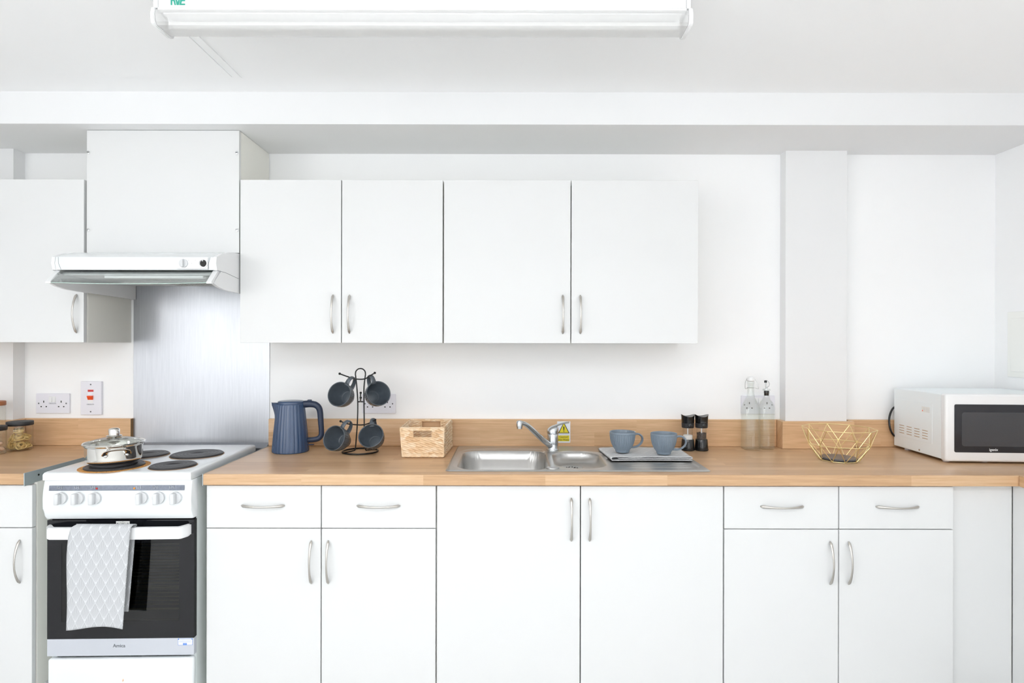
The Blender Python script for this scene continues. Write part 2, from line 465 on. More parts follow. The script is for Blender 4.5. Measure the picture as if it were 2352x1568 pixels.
def holed_wall(y0, y1, holes):
    bm = NB(); xs = sorted({LX - 0.1, RX + 0.1, *[h[0] for h in holes], *[h[1] for h in holes]})
    for a, b in zip(xs[:-1], xs[1:]):
        hs = [h for h in holes if h[0] <= a and b <= h[1]]
        if hs: box(bm, a, b, y0, y1, 0, hs[0][2]); box(bm, a, b, y0, y1, hs[0][3], CZ)
        else: box(bm, a, b, y0, y1, 0, CZ)
    return bm
WIN = [(-2.88, -1.02, 0.95, 2.20), (0.47, 1.83, 0.95, 2.20)]
struct('wall_front', holed_wall(FY - 0.1, FY, WIN), M['wall'], 'white painted wall with the windows, behind the viewer')
for i, (a, b, c, d) in enumerate(WIN):
    bm = NB(); t = 0.045; y0, y1 = FY - 0.07, FY - 0.01
    box(bm, a, b, y0, y1, c, c + t); box(bm, a, b, y0, y1, d - t, d)
    box(bm, a, a + t, y0, y1, c + t, d - t); box(bm, b - t, b, y0, y1, c + t, d - t)
    struct('window_%d' % (i + 1), bm, M['plastic'], 'white window frame behind the viewer')
bm = NB(); xx = (LX - 0.07, LX - 0.025)
box(bm, *xx, -1.78, -0.22, 0.95, 0.995); box(bm, *xx, -1.78, -0.22, 2.155, 2.20); box(bm, *xx, -1.78, -1.735, 0.995, 2.155); box(bm, *xx, -0.265, -0.22, 0.995, 2.155)
struct('window_3', bm, M['plastic'], 'white window frame in the left wall')
struct('trim_1', bx(LX, RX, 2.281, WY, BZ, CZ), M['beam'], 'boxed white beam running along the top of the kitchen wall')
struct('pillar_right', bx(1.184, 1.449, 2.586, WY, 0, BZ), M['beam'], 'shallow white pillar between the cabinets and the microwave corner')
struct('pillar_left', bx(LX, -2.153, 2.578, WY, 0, BZ), M['beam'], 'shallow white pillar at the far left')
# raised board on the ceiling, and the trunking beside it
struct('trim_2', bx(-1.613, -1.010, 0.9, 2.150, CZ - 0.0035, CZ), M['ceiling'], 'faint raised board on the ceiling')
tag(obj('cable_trunking', bx(-1.004, -0.977, 1.70, 2.158, CZ - 0.0045, CZ, bev=0.0004), M['ceiling'], loc=(-0.99, 1.9, CZ)),
    'slim white cable trunking on the ceiling leading to the strip light', 'trunking')

# ------------------------------------------------------------------ ceiling strip light
def strip_light():
    t = thing('strip_light', 'long white ceiling strip light with a clear ribbed diffuser', 'ceiling light', (-0.243, 1.64, CZ))
    x0, x1 = -0.952, 0.467; zb = E + 0.897; y0, y1 = 1.60, 1.685
    obj('housing', bx(x0, x1, y0 + 0.004, y1 - 0.004, zb + 0.002, CZ, bev=0.002), M['plastic'], t)
    obj('housing_lip', bx(x0, x1, y0 + 0.001, y1, zb - 0.006, zb + 0.0005, bev=0.001), M['plastic'], t)
    for a, b in ((x0 - 0.013, x0 - 0.0005), (x1 + 0.0005, x1 + 0.012)):
        obj('end_bracket', bx(a, b, y0 + 0.002, y1 - 0.002, zb, CZ - 0.002, bev=0.003), M['plastic'], t)
    zl = E + 0.853
    prof = [(y0, zb - 0.006), (y0 - 0.003, zb - 0.020), (y0 + 0.001, zl + 0.006), (y0 + 0.008, zl), (1.668, zl), (1.684, zl + 0.008), (1.689, zb - 0.020), (y1, zb - 0.006)]
    bm = NB()
    # ribbed trough
    n = len(prof)
    P = []
    for i in range(n - 1):
        a, b = Vector(prof[i]), Vector(prof[i + 1]); k = max(1, int((b - a).length / 0.004))
        for q in range(k): P.append(a + (b - a) * q / k)
    P.append(Vector(prof[-1]))
    A = [bm.verts.new((x0 - 0.004, p[0], p[1])) for p in P]; B = [bm.verts.new((x1 + 0.004, p[0], p[1])) for p in P]
    for i in range(len(P) - 1): bm.faces.new((A[i], A[i + 1], B[i + 1], B[i]))
    obj('diffuser', bm, M['diffuser'], t, recalc=False)
    cap = [(y0 - 0.002, zb - 0.0005), (y0 - 0.007, zb - 0.020), (y0 - 0.004, zl + 0.002), (y0 + 0.006, zl - 0.004), (1.670, zl - 0.004), (1.690, zl + 0.004), (1.694, zb - 0.02), (y1 + 0.002, zb - 0.0005)]
    for a, b in ((-0.968, -0.957), (0.472, 0.483)):
        bm = prism(NB(), cap, 'x', a, b)
        bmesh.ops.bevel(bm, geom=bm.edges[:], offset=0.002, segments=2, affect='EDGES')
        obj('end_cap', bm, M['plastic'], t, smooth=True)
    obj('reflector', bx(x0 + 0.01, x1 - 0.01, y0 + 0.012, y1 - 0.012, zb - 0.012, zb - 0.007), M['plastic'], t)
    obj('lamp_tube', cyl(NB(), (-0.243, 1.643, zb - 0.028), 0.0115, x1 - x0 - 0.03, 'x', 20), M['tube'], t, smooth=True)
    for xx in (x0 + 0.016, x1 - 0.016):
        obj('lamp_holder', bx(xx - 0.006, xx + 0.006, 1.632, 1.655, zb - 0.042, zb - 0.012, bev=0.002), M['plastic'], t)
    # logo: n V c, built as slanted block shapes
    lx = -0.9177; s = 0.0145; zt = zb + 0.0077; H = 0.0175; y = y0 + 0.0035
    bm = NB()
    def poly(pts): prism(bm, [(lx + p[0] * H, zt + p[1] * H) for p in pts], 'y', y - 0.0006, y + 0.001)
    poly([(0, 0), (0.22, 0), (0.22, 0.62), (0.42, 0.62), (0.58, 0.0), (0.80, 0.0), (0.60, 0.8), (0, 0.8)])
    poly([(0.66, 1.0), (0.90, 1.0), (1.06, 0.35), (1.22, 1.0), (1.46, 1.0), (1.20, 0.0), (0.92, 0.0)])
    poly([(1.30, 0.0), (2.20, 0.0), (2.20, 0.2), (1.60, 0.2), (1.70, 0.58), (2.20, 0.58), (2.20, 0.8), (1.50, 0.8)])
    obj('logo', bm, M['green'], t)
    text('logo_caption', 'l i g h t i n g', 0.0052, M['inklight'], t, (lx + 1.1 * H, y - 0.0004, zt - 0.0042), sx=1.25)
strip_light()

# ------------------------------------------------------------------ cabinets
def handle_bm(bm, c, length, vertical, yf, depth=0.024):
    """bow handle whose feet touch the door face y=yf and that bows towards the viewer"""
    n = 22; pts = []; rad = []
    for i in range(n + 1):
        t = i / n; u = (t - 0.5) * length
        d = depth * (1 - abs(2 * t - 1) ** 2.0) ** 0.85 if 0 < t < 1 else 0
        pts.append((c[0], yf - 0.001 - d, c[1] + u) if vertical else (c[0] + u, yf - 0.001 - d, c[1]))
        e = abs(2 * t - 1)
        rad.append(0.0032 + 0.0022 * e ** 2 if e < 0.93 else 0.0052 * (1 - (e - 0.93) / 0.07 * 0.6))
    tube(bm, pts, rad, 12, flat=(1.0, 0.62) if False else (0.62, 1.0), up=(0, 1, 0))
    return bm
def front(parent, kind, x0, x1, z0, z1, yf, handle, th=0.018):
    d = obj(kind, bx(x0, x1, yf, yf + th, z0, z1, bev=0.0012), M['cab'], parent)
    if handle:
        c, L, vert = handle
        obj('handle', handle_bm(NB(), c, L, vert, yf), M['nickel'], d, smooth=True, angle=80)
    return d
def carcass(x0, x1, y0, y1, z0, z1, top=False, shelf=None, back=True):
    bm = NB(); t = 0.016
    box(bm, x0, x0 + t, y0, y1, z0, z1); box(bm, x1 - t, x1, y0, y1, z0, z1)
    box(bm, x0 + t, x1 - t, y0, y1, z0, z0 + t)
    if top: box(bm, x0 + t, x1 - t, y0, y1, z1 - t, z1)
    if back: box(bm, x0 + t, x1 - t, y1 - 0.006, y1, z0 + t, z1 - (t if top else 0))
    if shelf: box(bm, x0 + t, x1 - t, y0 + 0.02, y1 - 0.006, shelf, shelf + t)
    return bm
YB = 2.076; YU = 2.345
G = 0.0018
def upper(label, x0, x1, split, hx):
    t = thing('wall_cabinet', label, 'cabinet', ((x0 + x1) / 2, YU, E), 'white wall cabinets')
    z0, z1 = E - 0.002, E + 0.638
    obj('cabinet_body', carcass(x0 + 0.0005, x1 - 0.0005, YU + 0.0215, WY - 0.0045, z0, z1, top=True, shelf=E + 0.3), M['carcass'], t)
    if split is None:
        front(t, 'door', x0 + G, x1 - G, z0, z1, YU, ((hx[0], E + 0.111), 0.152, True))
    else:
        front(t, 'door', x0 + G, split - G, z0, z1, YU, ((hx[0], E + 0.111), 0.152, True))
        front(t, 'door', split + G, x1 - G, z0, z1, YU, ((hx[1], E + 0.111), 0.152, True))
upper('white single-door wall cabinet left of the cooker hood', -2.284, -1.680, None, [-1.709])
upper('white two-door wall cabinet directly beside the cooker hood', -1.0695, -0.2715, -0.670, [-0.703, -0.638])
upper('wider white two-door wall cabinet above the sink', -0.2695, 0.732, 0.231, [0.199, 0.268])

def base(label, x0, x1, split, hx, drawers, dl=None, top_z=E - 0.498):
    t = thing('base_cabinet', label, 'cabinet', ((x0 + x1) / 2, YB, 0), 'white base cabinets')
    z0 = 0.15
    obj('cabinet_body', carcass(x0 + 0.0005, x1 - 0.0005, YB + 0.0215, 2.60, z0, WT - 0.0385), M['carcass'], t)
    obj('plinth', bx(x0, x1, YB + 0.06, YB + 0.078, 0, z0 - 0.001), M['cab'], t)
    segs = [(x0, x1)] if split is None else [(x0, split), (split, x1)]
    zd = E - 0.646
    for i, (a, b) in enumerate(segs):
        if drawers:
            front(t, 'drawer', a + G, b - G, zd + 0.0015, top_z, YB, ((dl[i], E - 0.567), 0.151, False))
            front(t, 'door', a + G, b - G, z0, zd - 0.0015, YB, ((hx[i], E - 0.763), 0.150, True))
        else:
            front(t, 'door', a + G, b - G, z0, top_z, YB, ((hx[i], E - 0.614), 0.150, True))
base('white base cabinet with one drawer at the far left of the cooker', -2.268, -1.665, None, [-1.709], True, [-1.97])
base('white double base cabinet with drawers right beside the cooker', -1.062, -0.2625, -0.662, [-0.696, -0.637], True, [-0.864, -0.463])
base('wide white base cabinet with two tall doors under the sink', -0.2615, 0.7365, 0.239, [0.207, 0.271], False)
base('white double base cabinet with drawers below the fruit basket', 0.7375, 1.537, 1.137, [1.107, 1.171], True, [0.939, 1.340])
# blank filler and return unit at the right
tag(obj('filler_panel', bx(1.5385, 1.757, YB + 0.022, YB + 0.040, 0.15, WT - 0.0385, bev=0.001), M['cab'], loc=(1.64, YB, 0)),
    'plain white corner filler panel at the right end of the base cabinets', 'panel')
t = thing('end_cabinet', 'white return cabinet at the right edge, seen edge on', 'cabinet', (1.94, 1.5, 0))
obj('side_panel', bx(1.758, 1.776, 0.9, YB + 0.020, 0.15, WT - 0.0385, bev=0.001), M['cab'], t)
obj('cabinet_body', bx(1.778, RX - 0.002, 0.92, YB + 0.36, 0.15, WT - 0.0385), M['carcass'], t)

# ------------------------------------------------------------------ worktops and upstands
YF = 2.056
def worktop(name, x0, x1, label, holes=()):
    bm = NB(); zt, zb = WT, WT - 0.038; r = 0.006; yj = YF + 0.04
    prof = [(yj, zb), (YF + 0.002, zb), (YF, zb + 0.002)] + [(YF + r - r * math.cos(a), zt - r + r * math.sin(a)) for a in [i * PI / 2 / 5 for i in range(6)]] + [(yj, zt)]
    prism(bm, prof, 'x', x0, x1)
    if holes:
        hx0, hx1, hy0, hy1 = holes
        box(bm, x0, hx0, yj, WY - 0.001, zb, zt); box(bm, hx1, x1, yj, WY - 0.001, zb, zt)
        box(bm, hx0, hx1, yj, hy0, zb, zt); box(bm, hx0, hx1, hy1, WY - 0.001, zb, zt)
    else: box(bm, x0, x1, yj, WY - 0.001, zb, zt)
    # drop the hidden faces between the pieces so that no seam shows
    kill = [f for f in bm.faces if abs(f.calc_center_median().y - yj) < 1e-6]
    bmesh.ops.delete(bm, geom=kill, context='FACES')
    bmesh.ops.remove_doubles(bm, verts=bm.verts[:], dist=1e-6)
    return tag(obj(name, bm, M['oak'], loc=((x0 + x1) / 2, YF, WT)), label, 'worktop')
worktop('worktop', -2.9, -1.679, 'short oak-effect worktop left of the cooker')
worktop('worktop', -1.062, RX - 0.001, 'long oak-effect worktop running from cooker to right wall', (-0.225, 0.695, 2.115, 2.598))
bm = bx(1.744, RX - 0.001, 0.9, YF - 0.0006, WT - 0.038, WT, bev=0.003)
tag(obj('worktop', bm, M['oaky'], loc=(1.94, 1.5, WT)), 'oak-effect return worktop whose corner shows at the right edge', 'worktop')
UH = WT + 0.118
def upstand(name, x0, x1, y0, y1, label, extra=None, endgrain=None):
    bm = bx(x0, x1, y0, y1, WT + 0.0006, UH, bev=0.0015)
    if extra: box(bm, *extra)
    for f in bm.faces:
        if endgrain and abs(f.normal.x) > 0.9 and abs(f.calc_center_median().x - endgrain[0]) < 0.004: f.material_index = 1
    return tag(obj(name, bm, [M['oakup'], endgrain[1] if endgrain else M['oakup']], loc=((x0 + x1) / 2, y0, WT)), label, 'upstand', 'oak upstands along the wall')
upstand('upstand', -2.130, -1.671, 2.618, WY - 0.0008, 'oak-effect upstand behind the saucepan', endgrain=(-1.671, M['oakend']))
upstand('upstand', LX + 0.1, -2.1315, 2.556, 2.5775, 'oak-effect upstand wrapped round the left pillar', extra=(-2.1525, -2.1315, 2.5765, WY - 0.001, WT + 0.0006, UH))
upstand('upstand', -1.067, 1.1605, 2.618, WY - 0.0008, 'longest oak-effect upstand, behind kettle and sink', endgrain=(-1.067, M['chip']))
upstand('upstand', 1.162, 1.471, 2.564, 2.5855, 'oak-effect upstand on the front of the right pillar', extra=(1.162, 1.1835, 2.5845, WY - 0.001, WT + 0.0006, UH))
upstand('upstand', 1.4725, RX - 0.001, 2.618, WY - 0.0008, 'oak-effect upstand behind the microwave')
# metal end strips of the worktops
bm = bx(-1.6785, -1.6755, YF - 0.002, 2.617, WT - 0.042, WT + 0.0025)
t = thing('end_strip', 'grey metal end strip on the left worktop beside the cooker', 'worktop strip', (-1.677, 2.3, WT))
obj('strip', bm, M['alloy'], t)
obj('screw', cyl(NB(), (-1.6748, 2.115, WT - 0.016), 0.0035, 0.0012, 'x', 16), M['dark'], t)
tag(obj('end_strip', bx(-1.0645, -1.0622, YF - 0.001, 2.617, WT - 0.040, WT + 0.0012), M['alloy'], loc=(-1.063, 2.3, WT)),
    'thin metal end strip on the long worktop beside the cooker', 'worktop strip')

# ------------------------------------------------------------------ splashback, hood boxing, hood
t = thing('splashback', 'brushed steel splashback behind the cooker', 'splashback', (-1.372, WY, WT))
obj('sheet', bx(-1.6705, -1.0705, WY - 0.0035, WY - 0.0005, WT - 0.03, E + 0.36), M['splash'], t)
obj('lower_fold', prism(NB(), [(WY - 0.004, WT + 0.012), (WY - 0.040, WT - 0.006), (WY - 0.040, WT - 0.010), (WY - 0.004, WT + 0.004)], 'x', -1.6705, -1.0705), M['splash'], t)
t = thing('hood_boxing', 'white boxed panel rising from the cooker hood to the beam', 'boxing', (-1.374, 2.35, E))
zb, zt = E + 0.351, BZ - 0.0015
obj('front_panel', bx(-1.672, -1.0735, 2.347, 2.363, zb, zt, bev=0.0008), M['cab'], t)
for a in (-1.672, -1.0895):
    obj('side_panel', bx(a, a + 0.016, 2.3635, WY - 0.004, zb, zt), M['carcass'], t)
for (px, py) in ((-1.666, 0.744), (-1.0825, 0.744), (-1.666, 0.440), (-1.0815, 0.440)):
    s = obj('screw', cyl(NB(), (px, 2.346, E + py), 0.0062, 0.003, 'y', 20, bev=0.001), M['chrome'], t, smooth=True)
    obj('screw_slot', bx(px - 0.003, px + 0.003, 2.3438, 2.3446, E + py - 0.0006, E + py + 0.0006), M['dark'], s)

def hood():
    t = thing('cooker_hood', 'white cooker hood with a tilted glass visor above the hob', 'cooker hood', (-1.373, 2.35, E + 0.2))
    x0, x1 = -1.672, -1.0735
    Z = lambda v: E + v
    yb = WY - 0.005
    # side panels: rounded nose, deep belly, rising to the wall
    side = [(yb, 0.187), (2.40, 0.192), (2.30, 0.193), (2.225, 0.196), (2.18, 0.203), (2.150, 0.2125), (2.205, 0.262),
            (2.173, 0.262), (2.166, 0.285), (2.170, 0.309), (2.21, 0.326), (2.26, 0.338), (2.31, 0.3455), (2.36, 0.349), (yb, 0.349)]
    for k, (a, b) in enumerate(((x0, x0 + 0.012), (x1 - 0.012, x1))):
        bm = prism(NB(), [(p[0], Z(p[1])) for p in side], 'x', a, b)
        p = obj('side_panel', bm, M['plastic'], t)
        xs = b + 0.0002 if k else a - 0.0002
        tube_b = NB(); tube(tube_b, [(xs, 2.175, Z(0.2615)), (xs, 2.24, Z(0.260)), (xs, 2.345, Z(0.249))], 0.0007, 6)
        obj('seam', tube_b, M['ink'], p)
    # canopy top and fascia
    top = [(yb, 0.349), (2.36, 0.349), (2.31, 0.3455), (2.26, 0.338), (2.21, 0.326), (2.172, 0.309), (2.168, 0.285), (2.174, 0.2625), (2.182, 0.2625),
           (2.178, 0.285), (2.182, 0.302), (2.215, 0.318), (2.26, 0.330), (2.31, 0.3375), (yb, 0.341)]
    obj('canopy', prism(NB(), [(p[0], Z(p[1])) for p in top], 'x', x0 + 0.0125, x1 - 0.0125), M['enamel'], t, smooth=True, angle=30)
    for xs in (x0 + 0.022, x1 - 0.024):
        obj('seam', tube(NB(), [(xs, 2.1712, Z(0.309)), (xs + (0.004 if xs < -1.3 else -0.004), 2.1672, Z(0.285)), (xs + (0.009 if xs < -1.3 else -0.009), 2.1732, Z(0.263))], 0.0004, 6), M['ink'], t)
    # control area on the fascia
    cx = -1.144
    cp = obj('control_panel', bx(-1.214, -1.103, 2.1648, 2.1675, Z(0.2655), Z(0.307), bev=0.0008), M['plastic'], t)
    kx = -1.1905
    kb = obj('knob', cyl(NB(), (kx, 2.1625, Z(0.2855)), 0.0155, 0.006, 'y', 36, bev=0.001), M['knob'], cp, smooth=True)
    kx = -1.1905
    obj('grip', bx(-1.1905 - 0.0035, -1.1905 + 0.0035, 2.150, 2.1595, Z(0.2715), Z(0.2995), bev=0.0012), M['knob'], kb)
    hx = -1.1195
    bm = NB(); lathe(bm, [(0.0135, 0), (0.0165, 0), (0.0165, 0.0035), (0.0135, 0.0035), (0.0135, 0)], seg=36)
    bmesh.ops.transform(bm, matrix=Matrix.Translation((hx, 2.1648, Z(0.2855))) @ Matrix.Rotation(PI / 2, 4, 'X'), verts=bm.verts[:])
    obj('knob_ring', bm, M['plastic'], cp, smooth=True)
    obj('empty_knob_hole', cyl(NB(), (hx + 0.001, 2.1642, Z(0.2855)), 0.0125, 0.0006, 'y', 32), M['dark'], cp)
    obj('knob_shaft', bx(hx - 0.0035, hx - 0.0005, 2.1625, 2.1640, Z(0.293), Z(0.298)), M['plastic'], cp)
    for dx in (0.024, 0.036, 0.048):
        obj('mark', cyl(NB(), (kx + dx - 0.006, 2.1643, Z(0.297 - (0.012 if dx == 0.036 else 0))), 0.0008, 0.0006, 'y', 8), M['ink'], cp)
    # underside, filter and lamp cover
    obj('underside', bx(x0 + 0.0125, x1 - 0.0125, 2.205, yb, Z(0.247), Z(0.258)), M['plastic'], t)
    fl = obj('grease_filter', bx(-1.42, x1 - 0.03, 2.24, 2.56, Z(0.240), Z(0.2465)), M['filter'], t)
    bm = NB()
    for i in range(14):
        for j in range(2):
            xx = -1.395 + i * 0.0225; yy = 2.30 + j * 0.12
            box(bm, xx, xx + 0.012, yy, yy + 0.085, Z(0.2385), Z(0.2405))
    obj('filter_slots', bm, M['filter'], fl)
    obj('lamp_cover', bx(-1.51, x1 - 0.07, 2.21, 2.236, Z(0.236), Z(0.2465), bev=0.003), M['tube'], t)
    obj('back_edge', bx(x0 + 0.0125, x1 - 0.0125, yb - 0.004, yb - 0.001, Z(0.20), Z(0.2465)), M['filter'], t) if False else None
    # visor: curved glass with white side clips
    n = 24; bm = NB(); top_, bot = [], []
    gx0, gx1 = x0 + 0.020, x1 - 0.020
    for i in range(n + 1):
        u = i / n; x = gx0 + (gx1 - gx0) * u; bow = 0.018 * (1 - (2 * u - 1) ** 2)
        top_.append((x, 2.190, Z(0.2615))); bot.append((x, 2.140 - bow, Z(0.214 - 0.006 * (1 - (2 * u - 1) ** 2))))
    V = [[bm.verts.new(p) for p in top_], [bm.verts.new(((a[0] + b[0]) / 2, (a[1] + b[1]) / 2 - 0.004, (a[2] + b[2]) / 2)) for a, b in zip(top_, bot)], [bm.verts.new(p) for p in bot]]
    for j in range(2):
        for i in range(n): bm.faces.new((V[j][i], V[j][i + 1], V[j + 1][i + 1], V[j + 1][i]))
    v = obj('visor', bm, M['hoodglass'], t, smooth=True, recalc=False)
    m = v.modifiers.new('thickness', 'SOLIDIFY'); m.thickness = 0.004
    obj('visor_edge', tube(NB(), [(p[0], p[1] - 0.001, p[2] - 0.001) for p in bot], 0.0013, 6), M['glassedge'], v, smooth=True)
    for a, b in ((gx0 - 0.018, gx0 + 0.001), (gx1 - 0.001, gx1 + 0.018)):
        obj('visor_clip', prism(NB(), [(2.186, Z(0.2625)), (2.137, Z(0.216)), (2.137, Z(0.210)), (2.146, Z(0.210)), (2.197, Z(0.2625))], 'x', a, b), M['plastic'], v)
hood()

# ------------------------------------------------------------------ cooker (built round its own centre, then turned a little)
def cooker():
    CX, CY = -1.341, 2.31
    t = thing('cooker', 'white freestanding electric cooker with a black glass oven door', 'cooker', (0, 0, 0))
    def L(n, bm, m, par=None, **k): return obj(n, bm, m, par or t, **k)
    bm = NB()
    box(bm, -0.245, -0.227, -0.250, 0.245, 0.02, 0.895); box(bm, 0.227, 0.245, -0.250, 0.245, 0.02, 0.895)
    box(bm, -0.227, 0.227, 0.229, 0.245, 0.02, 0.895); box(bm, -0.227, 0.227, -0.25, 0.229, 0.30, 0.315)
    box(bm, -0.227, 0.227, -0.25, 0.229, 0.775, 0.79)
    L('cooker_body', bm, M['sideenamel'])
    bm = NB()
    box(bm, -0.226, -0.205, -0.249, 0.20, 0.345, 0.745); box(bm, 0.205, 0.226, -0.249, 0.20, 0.345, 0.745)
    box(bm, -0.205, 0.205, -0.249, 0.20, 0.316, 0.345); box(bm, -0.205, 0.205, -0.249, 0.20, 0.745, 0.774)
    box(bm, -0.205, 0.205, 0.20, 0.205, 0.345, 0.745)
    L('oven_cavity', bm, M['cavity'])
    for zz in (0.43, 0.505, 0.60):
        bm = NB()
        for j in range(13):
            yy = -0.215 + j * 0.033; tube(bm, [(-0.198, yy, zz), (0.198, yy, zz)], 0.0016, 6)
        tube(bm, [(-0.2, -0.22, zz), (0.2, -0.22, zz)], 0.003, 6)
        L('oven_rack', bm, M['gold'])
    # hob
    bm = bx(-0.2465, 0.2465, -0.292, 0.250, 0.8975, 0.926)
    es = [e for e in bm.edges if any(v.co.z > 0.92 for v in e.verts) and (e.verts[0].co.z == e.verts[1].co.z)]
    bmesh.ops.bevel(bm, geom=es, offset=0.012, segments=4, affect='EDGES', profile=0.5)
    hob = L('hob', bm, M['enamel'], smooth=True, angle=60)
    def plate(x, y, r, rust):
        n = 40
        if rust:
            b2 = NB(); lathe(b2, [(r - 0.004, 0.0), (r + 0.0165, 0.0), (r + 0.0165, 0.0008), (r - 0.004, 0.0008)], (x, y, 0.9262), 64)
            L('rust_ring', b2, M['rust'], hob, smooth=True)
        else:
            b2 = NB(); lathe(b2, [(r - 0.004, 0.0), (r + 0.003, 0.0), (r + 0.003, 0.0008), (r - 0.004, 0.0008)], (x, y, 0.9262), 64)
            L('plate_ring', b2, M['oakend'] , hob, smooth=True)
        bm = NB()
        prof = [(r, 0), (r, 0.0045), (r - 0.003, 0.0065)]
        rr = r - 0.006
        while rr > 0.03: prof += [(rr, 0.0065), (rr - 0.0005, 0.0058), (rr - 0.002, 0.0058), (rr - 0.0025, 0.0065)]; rr -= 0.012
        prof += [(0.024, 0.0065), (0.020, 0.0045), (0.001, 0.0045)]
        lathe(bm, prof, (x, y, 0.9262), 64, cap0=True, cap1=True)
        L('hotplate', bm, M['iron'], hob, smooth=True, angle=30)
    plate(-0.063, -0.203, 0.0925, True); plate(0.140, -0.203, 0.0745, False)
    plate(0.118, 0.010, 0.0925, False); plate(-0.073, 0.010, 0.0745, False)
    # control panel, convex
    prof = [(-0.245, 0.764), (-0.278, 0.764), (-0.286, 0.775), (-0.2905, 0.80), (-0.2915, 0.83), (-0.2895, 0.862), (-0.286, 0.8965), (-0.245, 0.8965)]
    bm = prism(NB(), prof, 'x', -0.2470, 0.2470)
    es = [e for e in bm.edges if abs(e.verts[0].co.x - e.verts[1].co.x) < 1e-6 and max(e.verts[0].co.y, e.verts[1].co.y) < -0.25]
    bmesh.ops.bevel(bm, geom=es, offset=0.007, segments=3, affect='EDGES', profile=0.5)
    cp = L('control_panel', bm, M['enamel'], smooth=True, angle=50)
    # the strip follows the panel face
    st = L('legend_strip', prism(NB(), [(-0.2905, 0.8625), (-0.2918, 0.8625), (-0.2902, 0.8795), (-0.2890, 0.8795)], 'x', -0.226, 0.224), M['strip'], cp)
    def led(x, m): L('indicator_light', sphere(NB(), (x, -0.2912, 0.8695), 0.0034, 12, 8), m, st, smooth=True)
    led(-0.0675, M['red']); led(0.0575, M['amber'])
    for x in (-0.190, -0.133, -0.080, 0.073, 0.1275, 0.183):
        bm = NB()
        for dx in (-0.007, 0.007): box(bm, x + dx - 0.0003, x + dx + 0.0003, -0.2925, -0.2912, 0.8685, 0.8765)
        for q in range(2): box(bm, x - 0.0035 + q * 0.004, x - 0.002 + q * 0.004, -0.2925, -0.2912, 0.8695 + q * 0.0035, 0.8715 + q * 0.0035)
        L('knob_symbol', bm, M['inklight'], st)
    for x in (-0.1845, -0.1285, -0.0715, 0.0835, 0.140, 0.1965):
        k = L('knob', cyl(NB(), (x, -0.2955, 0.838), 0.0202, 0.009, 'y', 40, r2=0.0202, bev=0.0015), M['knob'], cp, smooth=True)
        L('grip', bx(x - 0.0085, x + 0.0060, -0.3185, -0.300, 0.8195, 0.8565, bev=0.003), M['knob'], k, smooth=True, angle=50)
    # oven door
    bm = NB(); yf, yb = -0.270, -0.252
    wx0, wx1, wz0, wz1 = -0.199, 0.196, 0.411, 0.678
    box(bm, -0.247, wx0, yf, yb, 0.3525, 0.757); box(bm, wx1, 0.247, yf, yb, 0.3525, 0.757)
    box(bm, wx0, wx1, yf, yb, 0.3525, wz0); box(bm, wx0, wx1, yf, yb, wz1, 0.757)
    dr = L('oven_door', bm, M['blackglass'])
    L('door_window', bx(wx0, wx1, yf + 0.0005, yf + 0.004, wz0, wz1), M['ovenglass'], dr)
    L('door_top_edge', bx(-0.243, 0.243, -0.2525, -0.235, 0.757, 0.7625), M['dark'])
    lt = L('lower_trim', bx(-0.247, 0.247, yf - 0.0005, yb, 0.2935, 0.3515, bev=0.001), M['trim'], dr)
    text('brand_lettering', 'Amica', 0.0165, M['ink'], t, (-0.005, yf - 0.0008, 0.3275), bold=0.0002).parent = lt
    # rating sticker on the trim
    s = L('rating_sticker', bx(0.1935, 0.242, yf - 0.0009, yf - 0.0004, 0.3275, 0.3505), M['sticker'], lt)
    bm = NB()
    for zz in (0.3500, 0.3280): box(bm, 0.1935, 0.242, yf - 0.0012, yf - 0.0008, zz - 0.0004, zz + 0.0004)
    for xx in (0.1937, 0.2418): box(bm, xx - 0.0004, xx + 0.0004, yf - 0.0012, yf - 0.0008, 0.3275, 0.3505)
    box(bm, 0.210, 0.2235, yf - 0.0013, yf - 0.0009, 0.3285, 0.3312); box(bm, 0.210, 0.2235, yf - 0.0013, yf - 0.0009, 0.3322, 0.3345)
    box(bm, 0.1945, 0.197, yf - 0.0013, yf - 0.0009, 0.346, 0.3495); box(bm, 0.239, 0.2412, yf - 0.0013, yf - 0.0009, 0.3465, 0.3498)
    for q in range(4): box(bm, 0.197, 0.237, yf - 0.0012, yf - 0.0009, 0.3375 + q * 0.003, 0.3378 + q * 0.003)
    L('sticker_print', bm, M['blueink'], s)
    # warning label at the top of the door
    s = L('warning_label', bx(-0.0165, 0.0295, yf - 0.0006, yf, 0.7375, 0.7525, bev=0.0002), M['sticker'], dr)
    bm = NB()
    for sg in (1, -1): tube(bm, [(-0.002, yf - 0.0009, 0.745 - sg * 0.004), (0.015, yf - 0.0009, 0.745 + sg * 0.004)], 0.0004, 5)
    for xx in (-0.011, 0.024): box(bm, xx - 0.001, xx + 0.001, yf - 0.001, yf - 0.0006, 0.7405, 0.7475)
    box(bm, 0.004, 0.009, yf - 0.001, yf - 0.0006, 0.7495, 0.7505)
    L('label_print', bm, M['ink'], s)
    # bow handle
    bm = NB(); z0, z1 = 0.7045, 0.7435
    path = [(0.2375, -0.2705), (0.2345, -0.288), (0.2265, -0.3115), (0.2180, -0.3165), (0.0, -0.3185), (-0.2105, -0.3165), (-0.2190, -0.3110), (-0.2365, -0.288), (-0.2410, -0.2705)]
    inn = [(0.2250, -0.2705), (0.2220, -0.284), (0.2155, -0.3010), (0.2090, -0.3045), (0.0, -0.3065), (-0.2010, -0.3045), (-0.2080, -0.3005), (-0.2245, -0.284), (-0.2290, -0.2705)]
    prism(bm, path + inn[::-1], 'z', z0, z1)
